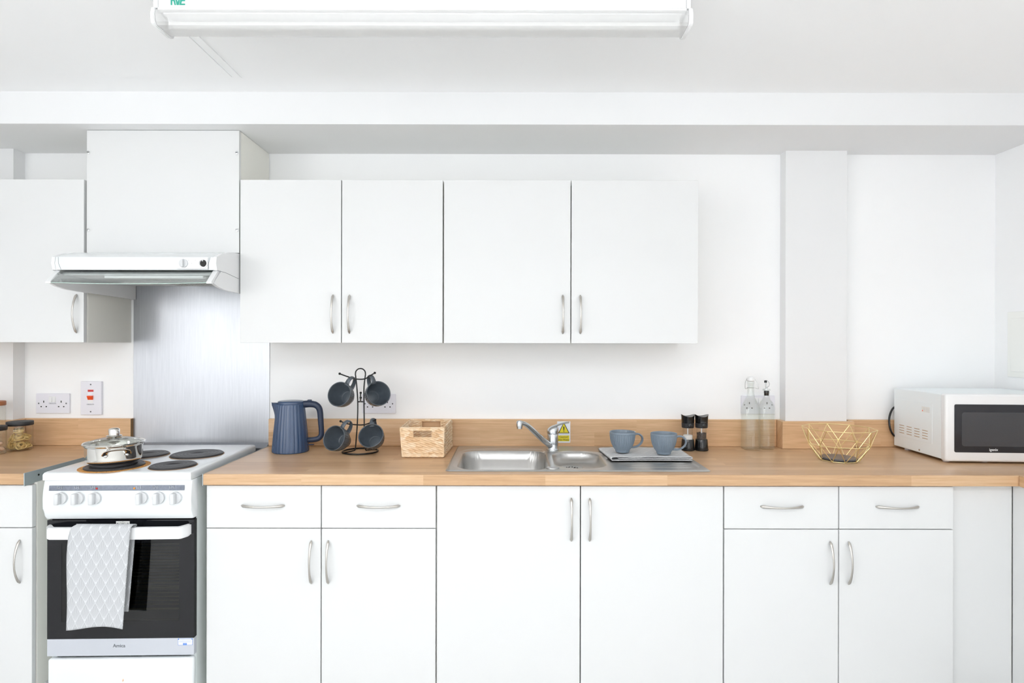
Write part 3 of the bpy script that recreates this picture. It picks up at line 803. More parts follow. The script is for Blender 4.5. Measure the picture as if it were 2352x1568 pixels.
    bmesh.ops.bevel(bm, geom=[e for e in bm.edges if abs(e.verts[0].co.z - e.verts[1].co.z) < 1e-6], offset=0.003, segments=2, affect='EDGES')
    L('door_handle', bm, M['plastic'], dr, smooth=True, angle=50)
    # drawer below
    bm = bx(-0.245, 0.245, -0.272, -0.250, 0.055, 0.284, bev=0.008, seg=3)
    dw = L('drawer_front', bm, M['enamel'], smooth=True, angle=50)
    L('rust_mark', prism(NB(), [(0.008, 0.205), (0.0105, 0.209), (0.0095, 0.217), (0.0085, 0.214), (0.0075, 0.209)], 'y', -0.2726, -0.2718), M['rust'], dw)
    for x in (-0.21, 0.21):
        for y in (-0.2, 0.2): L('foot', cyl(NB(), (x, y, 0.01), 0.018, 0.02, 'z', 20), M['black'])
    t.location = (CX, CY, 0); t.rotation_euler = (0, 0, R(1.4))
    return t
cooker()

# ------------------------------------------------------------------ tea towel over the oven handle
def towel():
    bm = NB(); uvl = bm.loops.layers.uv.new('UVMap')
    nu, W = 22, 0.203
    # path (y, z) from back bottom, over the bar, to the front bottom
    path = [(2.0235, 0.452), (2.0215, 0.55), (2.0195, 0.65), (2.0165, 0.72), (2.0145, 0.7455), (2.0085, 0.7512), (1.997, 0.7535), (1.9860, 0.751), (1.9805, 0.744),
            (1.9785, 0.72), (1.9770, 0.66), (1.9755, 0.58), (1.975, 0.50), (1.974, 0.455), (1.974, 0.417)]
    pts = [Vector((0, p[0], p[1])) for p in path]; P = smooth_path(pts, 4)
    S = [0]
    for a, b in zip(P[:-1], P[1:]): S.append(S[-1] + (b - a).length)
    ns = len(P); grid = []
    for j, p in enumerate(P):
        row = []; back = j < ns * 0.30; fr = max(0, (0.745 - p.z) / 0.33) if j > ns * 0.5 else 0
        bk = max(0, (0.745 - p.z) / 0.30) if j <= ns * 0.5 else 0
        for i in range(nu + 1):
            u = i / nu
            xl = -1.4655 - 0.004 * min(1, fr * 4) - 0.0 * fr - 0.002 * math.sin(fr * 6)
            xr = -1.2640 - 0.022 * fr ** 1.1
            if bk > 0: xl = -1.452; xr = -1.2685 - 0.030 * bk
            if j > ns * 0.35 and j < ns * 0.62: xl = -1.452 - 0.0135 * min(1, max(0, (j - ns * 0.42) / (ns * 0.2)))
            x = xl + (xr - xl) * u
            yy = p.y - (0.004 * math.sin(u * 5.5 + 0.6) * fr) - 0.006 * fr * (u > 0.9) * (u - 0.9) * 10 * 0
            zz = p.z - (0.006 * math.sin(u * 4.4 + 2.2) * fr ** 2 if fr > 0 else 0)
            row.append(bm.verts.new((x, yy, zz)))
        grid.append(row)
    for j in range(ns - 1):
        for i in range(nu):
            f = bm.faces.new((grid[j][i], grid[j][i + 1], grid[j + 1][i + 1], grid[j + 1][i]))
            for lp, (a, b) in zip(f.loops, ((i, j), (i + 1, j), (i + 1, j + 1), (i, j + 1))):
                lp[uvl].uv = (a / nu * W, S[-1] - S[b] + 0.008)
    o = obj('tea_towel', bm, M['towel'], loc=(-1.365, 2.0, 0.745), smooth=True, recalc=True, angle=180)
    m = o.modifiers.new('thickness', 'SOLIDIFY'); m.thickness = 0.0030; m.offset = 0
    tag(o, 'grey fan-print tea towel hung over the oven door handle', 'towel')
towel()

def folded_towel():
    """two folded layers lying on the drainer"""
    bm = NB(); uvl = bm.loops.layers.uv.new('UVMap')
    x0, x1, y0, y1 = 0.383, 0.684, 2.268, 2.492; zb = WT + 0.0048
    # cross-section in x: S-fold, three layers
    sec = []
    zs = [0.0015, 0.0065, 0.0115]
    for k in range(13): sec.append((x0 + (x1 - x0) * (1 - k / 12) + (0.002 if k == 0 else 0), zs[0]))
    sec += [(x0 - 0.0035, 0.003), (x0 - 0.005, 0.0065), (x0 - 0.0035, 0.0100)]
    for k in range(13): sec.append((x0 + (x1 - x0) * (k / 12), zs[2]))
    sec += [(x1 + 0.002, 0.0098), (x1 + 0.0028, 0.0088), (x1 + 0.001, 0.0074)]
    for k in range(10): sec.append((x1 - 0.006 - (x1 - x0 - 0.03) * (k / 9), zs[1] + 0.0002))
    ny = 18; S = [0]
    for a, b in zip(sec[:-1], sec[1:]): S.append(S[-1] + math.hypot(b[0] - a[0], b[1] - a[1]))
    rows = []
    for j in range(ny + 1):
        v = j / ny; row = []
        for (x, z) in sec:
            u = (x - x0) / (x1 - x0)
            lift = 0.0035 * max(0, 1 - v * 5) * (z / 0.0115) * (0.4 + 0.6 * math.sin(u * 7 + 1) ** 2)
            wav = 0.0008 * math.sin(u * 19 + v * 5) * (z / 0.0115)
            skew = -0.016 * v * (1 - u) + (0.010 * v * u)
            row.append(bm.verts.new((x + skew, y0 + (y1 - y0) * v + 0.006 * math.sin(u * 3.0), zb + z + lift + wav + 0.0008)))
        rows.append(row)
    for j in range(ny):
        for i in range(len(sec) - 1):
            f = bm.faces.new((rows[j][i], rows[j][i + 1], rows[j + 1][i + 1], rows[j + 1][i]))
            for lp, (a, b) in zip(f.loops, ((i, j), (i + 1, j), (i + 1, j + 1), (i, j + 1))): lp[uvl].uv = (S[a], b / ny * (y1 - y0))
    o = obj('folded_towel', bm, M['towel2'], loc=(0.53, 2.38, WT), smooth=True, angle=180)
    m = o.modifiers.new('thickness', 'SOLIDIFY'); m.thickness = 0.0022; m.offset = 0
    tag(o, 'folded pale grey tea towel under two mugs on the drainer', 'towel')
folded_towel()

# ------------------------------------------------------------------ saucepan
def pan():
    cx, cy, z0 = -1.404 , 2.109, 0.9332
    t = thing('saucepan', 'polished steel saucepan with glass lid on the front left hotplate', 'saucepan', (cx, cy, z0))
    bm = NB()
    lathe(bm, [(0.001, 0.011), (0.072, 0.011), (0.0795, 0.013), (0.0845, 0.019), (0.0865, 0.028), (0.0880, 0.066), (0.0895, 0.0705), (0.0945, 0.0738), (0.0950, 0.0748), (0.0940, 0.0755), (0.0885, 0.0725),
               (0.0860, 0.067), (0.0845, 0.028), (0.078, 0.017), (0.001, 0.015)], (cx, cy, z0), 96, cap0=True, cap1=True)
    obj('pan_body', bm, M['mirror'], t, smooth=True, angle=50)
    obj('pan_base', lathe(NB(), [(0.001, 0), (0.069, 0), (0.0715, 0.0015), (0.0715, 0.004), (0.0705, 0.0045), (0.0705, 0.0070), (0.072, 0.0075), (0.0725, 0.0105), (0.001, 0.0108)], (cx, cy, z0), 96, cap0=True), M['iron'], t, smooth=True, angle=30)
    for ang in (-52, 128):
        a = R(ang); d = Vector((math.cos(a), math.sin(a), 0)); s = Vector((-math.sin(a), math.cos(a), 0))
        c = Vector((cx, cy, z0 + 0.050))
        P = [c + d * 0.0865 - s * 0.034 + Vector((0, 0, -0.004)), c + d * 0.096 - s * 0.032 + Vector((0, 0, 0.004)), c + d * 0.113 - s * 0.024 + Vector((0, 0, 0.014)), c + d * 0.120 + Vector((0, 0, 0.017)),
             c + d * 0.113 + s * 0.024 + Vector((0, 0, 0.014)), c + d * 0.096 + s * 0.032 + Vector((0, 0, 0.004)), c + d * 0.0865 + s * 0.034 + Vector((0, 0, -0.004))]
        h = obj('handle', tube(NB(), smooth_path(P, 6), 0.0092, 12, flat=(0.28, 1.0), up=(0, 0, 1)), M['mirror'], t, smooth=True)
        for q in (-1, 1):
            b2 = NB(); p = c + d * 0.0875 + s * 0.031 * q + Vector((0, 0, -0.006)); sphere(b2, (0, 0, 0), 0.0058, 14, 8)
            bmesh.ops.transform(b2, matrix=Matrix.Translation(p) @ Matrix.Rotation(a, 4, 'Z') @ Matrix.Diagonal((0.5, 1, 1, 1)), verts=b2.verts[:])
            obj('rivet', b2, M['chrome'], h, smooth=True)
    z = 0.0762
    lid = obj('lid', lathe(NB(), [(0.0925, z), (0.088, z + 0.0035), (0.07, z + 0.010), (0.045, z + 0.0165), (0.02, z + 0.0195), (0.001, z + 0.020)], (cx, cy, z0), 72), M['lidglass'], t, smooth=True)
    obj('lid_rim', lathe(NB(), [(0.0895, z - 0.001), (0.0945, z - 0.001), (0.0955, z + 0.0015), (0.093, z + 0.0040), (0.0895, z + 0.0025), (0.0895, z - 0.001)], (cx, cy, z0), 96), M['mirror'], lid, smooth=True)
    k = z + 0.0200
    obj('lid_knob', lathe(NB(), [(0.007, k - 0.006), (0.007, k + 0.001), (0.0225, k + 0.002), (0.0245, k + 0.005), (0.021, k + 0.0065), (0.0172, k + 0.008), (0.0172, k + 0.026), (0.0150, k + 0.0295), (0.010, k + 0.0312), (0.001, k + 0.032)], (cx, cy, z0), 48, cap0=True, cap1=True), M['mirror'], lid, smooth=True, angle=50)
pan()

# ------------------------------------------------------------------ sockets and switches
def socket(name, x0, x1, z0, z1, label, slots=True, txt=None):
    t = thing(name, label, 'socket', ((x0 + x1) / 2, WY, (z0 + z1) / 2), 'double wall sockets')
    y = WY - 0.010
    obj('face_plate', bx(x0, x1, y, WY - 0.0005, z0, z1, bev=0.0015), M['socket'], t)
    cx, cz = (x0 + x1) / 2, (z0 + z1) / 2; W, H = x1 - x0, z1 - z0
    for dx in (-0.011, 0.011):
        x = cx + dx * 0.72
        b2 = prism(NB(), [(y - 0.001, cz + 0.030), (y - 0.0045, cz + 0.006), (y + 0.001, cz + 0.005), (y + 0.001, cz + 0.031)], 'x', x - 0.0068, x + 0.0068)
        obj('rocker_switch', b2, M['plastic'], t)
    bm = NB()
    for s in (-1, 1):
        c = cx + s * 0.0385
        box(bm, c - 0.0019, c + 0.0019, y - 0.0004, y + 0.002, cz + 0.0030, cz + 0.0120)
        for q in (-1, 1): box(bm, c + q * 0.0112 - 0.0030, c + q * 0.0112 + 0.0030, y - 0.0004, y + 0.002, cz - 0.0165, cz - 0.0120)
    obj('pin_slots', bm, M['dark'], t)
    for s in (-1, 1):
        obj('screw', cyl(NB(), (cx + s * 0.0605, y - 0.0002, cz), 0.0032, 0.001, 'y', 16), M['ink'], t)
    if txt: text('circuit_label', txt, 0.0072, M['ink'], t, (cx + 0.0005, y - 0.0003, cz - 0.0005), sx=1.15)
socket('wall_socket', -2.0955, -1.950, E - 0.314, E - 0.227, 'double wall socket left of the red cooker switch', txt='DB/5/LP2')
socket('wall_socket', -0.660, -0.512, E - 0.312, E - 0.227, 'double wall socket partly hidden behind the hanging mugs')
socket('wall_socket', 1.011, 1.158, E - 0.312, E - 0.231, 'double wall socket seen through the glass bottles')
def cooker_switch():
    x0, x1, z0, z1 = -1.8975, -1.807, E - 0.320, E - 0.1735
    t = thing('cooker_switch', 'tall white cooker switch with red rocker beside the steel splashback', 'switch', ((x0 + x1) / 2, WY, E - 0.25))
    y = WY - 0.012; cx = (x0 + x1) / 2 - 0.001
    obj('face_plate', bx(x0, x1, y, WY - 0.0005, z0, z1, bev=0.0015), M['socket'], t)
    obj('neon_window', bx(cx - 0.0125, cx + 0.0125, y - 0.001, y + 0.002, E - 0.219, E - 0.210, bev=0.0005), M['red'], t)
    obj('rocker_upper', bx(cx - 0.0115, cx + 0.0110, y - 0.0015, y + 0.002, E - 0.2355, E - 0.2235), M['sign'], t)
    obj('rocker_switch', prism(NB(), [(y - 0.0085, E - 0.236), (y - 0.0085, E - 0.2395), (y - 0.002, E - 0.254), (y + 0.001, E - 0.254), (y + 0.001, E - 0.236)], 'x', cx - 0.0115, cx + 0.0110), M['orange'], t)
    obj('rocker_lower', bx(cx - 0.0115, cx + 0.0110, y - 0.0008, y + 0.002, E - 0.268, E - 0.2545), M['plastic'], t)
    for z in (E - 0.187, E - 0.3065): obj('screw', cyl(NB(), (cx, y - 0.0002, z), 0.0033, 0.001, 'y', 16), M['ink'], t)
    text('circuit_label', 'DB/5/LP3', 0.0072, M['ink'], t, (cx - 0.001, y - 0.0003, E - 0.2745), sx=1.15)
cooker_switch()
# access panel on the right wall
t = thing('access_panel', 'flush ivory access panel on the right wall', 'panel', (RX, 2.2, E))
obj('outer_frame', bx(RX - 0.004, RX - 0.0005, 1.95, 2.568, E - 0.142, E + 0.135, bev=0.001), M['accesspanel'], t)
obj('flap', bx(RX - 0.0065, RX - 0.0042, 1.98, 2.548, E - 0.118, E + 0.108, bev=0.001), M['accesspanel'], t)

# ------------------------------------------------------------------ kettle
def kettle():
    cx, cy, z0 = -0.921, 2.487, WT + 0.0005
    t = thing('kettle', 'matt navy blue ribbed kettle beside the splashback', 'kettle', (cx, cy, z0))
    H = 0.200; rb, rt = 0.0735, 0.0540
    bm = NB(); seg = 240; rings = []
    zs = [0.0, 0.002, 0.005] + [0.005 + (H - 0.012) * i / 24 for i in range(1, 25)] + [H - 0.004, H]
    for z in zs:
        u = z / H; r0 = rb + (rt - rb) * (u ** 1.15); ring = []
        if z == 0: r0 -= 0.002
        for i in range(seg):
            th = 2 * PI * i / seg
            f = 0 if z > H - 0.006 or z < 0.004 else 0.0016 * (abs(math.sin(th * 13)) - 0.5)
            rr = r0 + f
            # spout pulled out of the upper left side
            dth = (th - R(186) + PI) % (2 * PI) - PI
            k = max(0, 1 - abs(dth) / R(40)); zz = max(0, (z - 0.135) / (H - 0.135))
            if k > 0 and zz > 0: rr += 0.024 * (k ** 1.7) * zz ** 1.3 - 0.004 * 0
            ring.append((cx + rr * math.cos(th), cy + rr * math.sin(th), z0 + z + (0.004 * (k ** 2) * zz if zz > 0.9 else 0)))
        rings.append(ring)
    inner = [(cx + (p[0] - cx) * 0.93, cy + (p[1] - cy) * 0.93, p[2] - 0.001) for p in rings[-1]]
    low = [(cx + (p[0] - cx) * 0.90, cy + (p[1] - cy) * 0.90, p[2] - 0.02) for p in rings[-1]]
    rings += [inner, low]
    loft(bm, rings, True, True, True)
    obj('kettle_body', bm, M['navy'], t, smooth=True, angle=180)
    lid = NB(); lathe(lid, [(0.0515, H - 0.010), (0.0525, H + 0.004), (0.0515, H + 0.008), (0.047, H + 0.0105), (0.02, H + 0.0125), (0.001, H + 0.0127)], (cx + 0.001, cy, z0), 64, cap0=True, cap1=True)
    obj('lid', lid, M['navy'], t, smooth=True, angle=50)
    obj('base_ring', lathe(NB(), [(0.001, -0.0003), (0.0700, -0.0003), (0.0700, 0.004), (0.001, 0.004)], (cx, cy, z0), 64, cap0=True), M['black'], t)
    dirv = Vector((math.cos(R(8)), math.sin(R(8)), 0))
    P = [(0.046, 0.194), (0.062, 0.196), (0.082, 0.196), (0.100, 0.192), (0.113, 0.180), (0.1185, 0.160), (0.1215, 0.120), (0.1240, 0.085), (0.1235, 0.066), (0.114, 0.053), (0.098, 0.0475), (0.066, 0.0455)]
    pts = [Vector((cx, cy, z0 + z)) + dirv * r for r, z in P]
    sp = smooth_path(pts, 5)
    n = len(sp); rad = [0.0155 - 0.0045 * min(1, i / (n * 0.6)) for i in range(n)]
    h = obj('handle', tube(NB(), sp, rad, 16, flat=(1.0, 0.85), up=(0, 0, 1)), M['navydark'], t, smooth=True)
    q = Vector((cx, cy, z0 + 0.2105)) + dirv * 0.078
    obj('lid_button', box(NB(), q.x - 0.010, q.x + 0.006, q.y - 0.007, q.y + 0.007, q.z - 0.003, q.z + 0.004, bev=0.002), M['navydark'], h)
    q = Vector((cx, cy, z0 + 0.0265)) + dirv * 0.082
    obj('power_switch', box(NB(), q.x - 0.016, q.x + 0.012, q.y - 0.006, q.y + 0.006, q.z - 0.002, q.z + 0.002, bev=0.0015), M['navydark'], t)
kettle()

# ------------------------------------------------------------------ mugs
def make_mug(mat):
    """local frame: foot at z=0, rim at z=0.081, handle on +x"""
    root = bpy.data.objects.new('mug', None); COL.objects.link(root); root.empty_display_size = 0.03
    bm = NB(); seg = 228; N = 38; Hm = 0.081
    def r_out(z):
        pts = [(0, 0.0265), (0.004, 0.0275), (0.008, 0.0285), (0.02, 0.0375), (0.035, 0.0445), (0.05, 0.0485), (0.066, 0.0505), (0.081, 0.0510)]
        for (a, ra), (b, rb) in zip(pts[:-1], pts[1:]):
            if z <= b: u = (z - a) / (b - a); return ra + (rb - ra) * (u if a > 0.001 else u)
        return pts[-1][1]
    zs = [0, 0.002, 0.0045, 0.0065, 0.008] + [0.008 + (0.0725 - 0.008) * i / 18 for i in range(1, 19)] + [0.0735, 0.0745, 0.079]
    rings = [[(0.022 * math.cos(2 * PI * i / seg), 0.022 * math.sin(2 * PI * i / seg), 0.0012) for i in range(seg)]]
    for z in zs:
        ring = []
        for i in range(seg):
            th = 2 * PI * i / seg
            amp = 0.0017 if 0.0085 < z < 0.0730 else 0
            f = amp * (abs(math.cos(th * N / 2)) ** 0.7 - 1.0)
            rr = r_out(z) + f; ring.append((rr * math.cos(th), rr * math.sin(th), z))
        rings.append(ring)
    def ring(r, z): return [(r * math.cos(2 * PI * i / seg), r * math.sin(2 * PI * i / seg), z) for i in range(seg)]
    rings += [ring(0.0506, 0.0805), ring(0.0495, 0.081), ring(0.0480, 0.0803), ring(0.0472, 0.078), ring(0.0465, 0.062), ring(0.0445, 0.048), ring(0.040, 0.032), ring(0.033, 0.019), ring(0.028, 0.0125), ring(0.0255, 0.0095), ring(0.0235, 0.0085), ring(0.0225, 0.0092), ring(0.001, 0.009)]
    loft(bm, rings, True, True, True)
    obj('cup', bm, mat, root, smooth=True, angle=180)
    P = [(0.0455, 0, 0.0655), (0.056, 0, 0.0690), (0.070, 0, 0.0680), (0.0815, 0, 0.0585), (0.0840, 0, 0.0450), (0.0775, 0, 0.0310), (0.064, 0, 0.0210), (0.050, 0, 0.0175), (0.0355, 0, 0.0185)]
    sp = smooth_path(P, 6); n = len(sp)
    rad = [0.0068 + 0.0020 * abs(2 * i / (n - 1) - 1) ** 3 for i in range(n)]
    obj('handle', tube(NB(), sp, rad, 14, flat=(0.55, 1.25), up=(0, 0, 1)), mat, root, smooth=True)
    return root
mug_a = make_mug(M['mug']); mug_b = make_mug(M['mugdark'])
def pose(root, loc, axis, hdir):
    z = Vector(axis).normalized(); x = Vector(hdir); x = (x - z * x.dot(z)).normalized(); y = z.cross(x)
    m = Matrix((x, y, z)).transposed().to_4x4(); m.translation = Vector(loc)
    root.matrix_world = m
    root.location = loc; root.rotation_euler = m.to_euler()
# two on the folded towel
ZT = WT + 0.0225
used = set()
def take(proto):
    if proto.name in used: return copy_tree(proto)
    used.add(proto.name); return proto
for loc, yaw, lab in (((0.4385, 2.368, ZT), 12, 'blue-grey ribbed mug on the left of the folded towel'),
                      ((0.5925, 2.330, ZT), -8, 'blue-grey ribbed mug on the right of the folded towel, nearer the grinders')):
    m = take(mug_a); m.location = loc; m.rotation_euler = (0, 0, R(yaw)); tag(m, lab, 'mug', 'blue-grey ribbed mugs')
def hang(px, py, Y, ax, hd, lab):
    rim = Vector(((px - 1176) / 1372 * Y, Y, E + (787 - py) / 1372 * Y)); a = Vector(ax).normalized()
    m = take(mug_b); pose(m, rim - a * 0.080, a, hd); tag(m, lab, 'mug', 'dark ribbed mugs on the mug tree')
hang(779, 905.5, 2.420, (-0.22, -0.92, 0.28), (0.50, 0.25, 0.86), 'dark ribbed mug hanging at the upper left of the mug tree')
hang(870, 903.5, 2.420, (0.52, -0.80, 0.30), (-0.42, 0.25, 0.88), 'dark ribbed mug hanging at the upper right, in front of a socket')
hang(767, 1006.5, 2.395, (-0.34, -0.88, 0.30), (0.56, 0.25, 0.82), 'dark ribbed mug hanging at the lower left, next to the kettle')
hang(852, 1000.5, 2.395, (-0.06, -0.84, 0.50), (-0.10, 0.35, 0.92), 'dark ribbed mug hanging at the lower right, near the base ring')

def mug_tree():
    cx, cy, z0 = -0.629, 2.480, WT
    t = thing('mug_tree', 'black wire mug tree holding four mugs', 'mug holder', (cx, cy, z0))
    r = 0.0026; Z = lambda v: z0 + v
    obj('base_ring', tube(NB(), [(cx + 0.072 * math.cos(a), cy + 0.072 * math.sin(a), Z(r + 0.0006)) for a in [2 * PI * i / 56 for i in range(56)]], r + 0.0006, 10, closed=True), M['wire'], t, smooth=True)
    bm = NB()
    xs = -0.006
    L = [(cx - 0.056, cy - 0.045, Z(0.004)), (cx - 0.028, cy - 0.010, Z(0.006)), (cx - 0.0215, cy, Z(0.012)), (cx - 0.0165, cy, Z(0.060)), (cx - 0.012, cy, Z(0.130)), (cx - 0.0110, cy, Z(0.205)), (cx - 0.0150, cy, Z(0.270)), (cx - 0.0210, cy, Z(0.322))]
    T = [(cx - 0.021 * math.cos(a), cy, Z(0.325 + 0.021 * math.sin(a))) for a in [PI * i / 10 for i in range(1, 10)]]
    Rr = [(cx - (p[0] - cx), p[1] + (cy - p[1]) * 2, p[2]) for p in L[::-1]]
    Rr = [(p[0] + (0.004 if 0.1 < p[2] - z0 < 0.22 else 0), p[1], p[2]) for p in Rr]
    path = smooth_path(L, 5) + [Vector(p) for p in T] + smooth_path(Rr, 5)
    tube(bm, path, r, 10)
    obj('stem', bm, M['wire'], t, smooth=True)
    def arm(pts, name='arm'):
        sp = smooth_path(pts, 6)
        a = obj(name, tube(NB(), sp, r, 10), M['wire'], t, smooth=True)
        for q in (sp[0], sp[-1]): obj('ball_tip', sphere(NB(), q, 0.0050), M['wire'], a, smooth=True)
    ya = cy - 0.016
    arm([(cx - 0.073, ya - 0.030, Z(0.3265)), (cx - 0.045, ya - 0.022, Z(0.315)), (cx - 0.018, cy - 0.008, Z(0.303)), (cx + 0.018, cy - 0.008, Z(0.303)), (cx + 0.045, ya - 0.020, Z(0.316)), (cx + 0.070, ya - 0.030, Z(0.3300))])
    arm([(cx - 0.069, ya - 0.030, Z(0.2350)), (cx - 0.045, ya - 0.022, Z(0.222)), (cx - 0.014, cy - 0.008, Z(0.2090)), (cx + 0.014, cy - 0.008, Z(0.2090)), (cx + 0.045, ya - 0.016, Z(0.222)), (cx + 0.073, ya - 0.024, Z(0.2410))]) if False else None
    arm([(cx - 0.069, ya - 0.030, Z(0.1330)), (cx - 0.045, ya - 0.022, Z(0.122)), (cx - 0.014, cy - 0.008, Z(0.1135)), (cx + 0.014, cy - 0.008, Z(0.1135)), (cx + 0.045, ya - 0.020, Z(0.124)), (cx + 0.072, ya - 0.030, Z(0.1390))])
    arm([(cx + 0.0160, cy - 0.058, Z(0.2300)), (cx + 0.0090, cy - 0.032, Z(0.217)), (cx, cy, Z(0.2085)), (cx - 0.0080, cy + 0.032, Z(0.222)), (cx - 0.0135, cy + 0.058, Z(0.2400))])
    obj('cross_bar', tube(NB(), [(cx - 0.0115, cy, Z(0.2080)), (cx + 0.0115, cy, Z(0.2080))], r, 8), M['wire'], t)
mug_tree()

# ------------------------------------------------------------------ woven basket
def basket():
    X0b, X1b, X0t, X1t = -0.4300, -0.2700, -0.4380, -0.2680
    cx = -0.352
    t = thing('storage_basket', 'pale woven rectangular basket with cut-out grips left of the sink', 'basket', (cx, 2.47, WT))
    H = 0.118; yfb, yft, ybb, ybt = 2.356, 2.350, 2.585, 2.600
    def weave(u, v, seed):
        rh = 0.0128; row = int(v / rh); fv = v / rh - row
        ph = u / 0.0235 + 0.55 * (row % 2) + 0.31 * math.sin(row * 12.9 + seed) + (fv - 0.5) * 0.95
        s = abs(math.sin(PI * ph)) ** 0.7
        e = max(0.0, 1 - (2 * abs(fv - 0.5)) ** 2.4) ** 0.6
        return 0.0080 * s * e - 0.0030
    def wall(c00, c10, c01, c11, nrm, hole, seed, name):
        """c00..c11 bottom-left, bottom-right, top-left, top-right"""
        c00, c10, c01, c11 = map(Vector, (c00, c10, c01, c11)); nrm = Vector(nrm)
        Lw = (c10 - c00).length; nu = int(Lw / 0.00155); nv = 74
        bm = NB(); fa, fb = [], []
        for j in range(nv + 1):
            v = j / nv; ra, rb = [], []
            for i in range(nu + 1):
                u = i / nu
                p = (c00 * (1 - u) + c10 * u) * (1 - v) + (c01 * (1 - u) + c11 * u) * v
                d = weave(u * Lw, v * H, seed)
                edge = 1.0
                ra.append(bm.verts.new(p + nrm * (0.0008 + d))); rb.append(bm.verts.new(p - nrm * (0.0008 + weave(u * Lw + 0.01, v * H, seed + 3))))
            fa.append(ra); fb.append(rb)
        def inhole(i, j):
            if not hole: return False
            u, v = (i + 0.5) / nu, (j + 0.5) / nv
            return hole[0] < u < hole[1] and hole[2] < v < hole[3]
        for j in range(nv):
            for i in range(nu):
                if inhole(i, j): continue
                bm.faces.new((fa[j][i], fa[j][i + 1], fa[j + 1][i + 1], fa[j + 1][i]))
                bm.faces.new((fb[j][i + 1], fb[j][i], fb[j + 1][i], fb[j + 1][i + 1]))
        for v in [v for v in bm.verts if not v.link_faces]: bm.verts.remove(v)
        w_ = obj(name, bm, M['weave'], t, smooth=True, recalc=False, angle=180)
        if hole:
            def at(u, v): return (c00 * (1 - u) + c10 * u) * (1 - v) + (c01 * (1 - u) + c11 * u) * v
            P = [at(hole[0], hole[3]), at(hole[0], hole[2]), at(hole[1], hole[2]), at(hole[1], hole[3])]
            pts = []
            for a, b in zip(P, P[1:] + P[:1]):
                pts += [a + (b - a) * q for q in (0.02, 0.25, 0.5, 0.75, 0.98)]
            obj('grip_edge', tube(NB(), pts, 0.0028, 8, closed=True), M['weave'], w_, smooth=True)
        return w_
    z0, z1 = WT + 0.002, WT + H
    wall((X0b, yfb, z0), (X1b, yfb, z0), (X0t, yft, z1), (X1t, yft, z1), (0, -1, 0), (0.28, 0.735, 0.665, 0.925), 1, 'front_wall')
    wall((X1b + 0.01, ybb, z0), (X0b - 0.006, ybb, z0), (X1t + 0.004, ybt, z1), (X0t - 0.004, ybt, z1), (0, 1, 0), (0.25, 0.73, 0.665, 0.96), 5, 'back_wall')
    wall((X1b, yfb, z0), (X1b + 0.010, ybb, z0), (X1t, yft, z1), (X1t + 0.004, ybt, z1), (1, 0, 0), None, 9, 'side_wall')
    wall((X0b - 0.006, ybb, z0), (X0b, yfb, z0), (X0t - 0.004, ybt, z1), (X0t, yft, z1), (-1, 0, 0), None, 13, 'side_wall')
    obj('bottom', bx(X0b, X1b, yfb + 0.003, ybb, WT + 0.0012, WT + 0.006), M['weave'], t)
    c = [Vector((X0t, yft, z1)), Vector((X1t, yft, z1)), Vector((X1t + 0.004, ybt, z1)), Vector((X0t - 0.004, ybt, z1))]
    pts = []
    for a, b in zip(c, c[1:] + c[:1]): pts += [a + (b - a) * q for q in (0.01, 0.2, 0.4, 0.6, 0.8, 0.99)]
    obj('top_rim', tube(NB(), pts, 0.0030, 8, closed=True), M['weave'], t, smooth=True)
    for i, (a, b) in enumerate((((X0b, yfb), (X0t, yft)), ((X1b, yfb), (X1t, yft)), ((X1b + 0.01, ybb), (X1t + 0.004, ybt)), ((X0b - 0.006, ybb), (X0t - 0.004, ybt)))):
        pts = [(a[0] + (b[0] - a[0]) * q / 10, a[1] + (b[1] - a[1]) * q / 10, WT + 0.004 + (H - 0.004) * q / 10) for q in range(11)]
        obj('corner_binding', tube(NB(), pts, [0.0042 + 0.0006 * math.sin(q * 3) for q in range(11)], 8), M['weave'], t, smooth=True)
    n = 46; pts = []; rad = []
    for i in range(n):
        u = i / (n - 1); pts.append((X0b + (X1b - X0b) * u, yfb - 0.001, WT + 0.0058)); rad.append(0.0043 + 0.0009 * math.sin(u * 60))
    obj('bottom_binding', tube(NB(), pts, rad, 8), M['weave'], t, smooth=True)
basket()

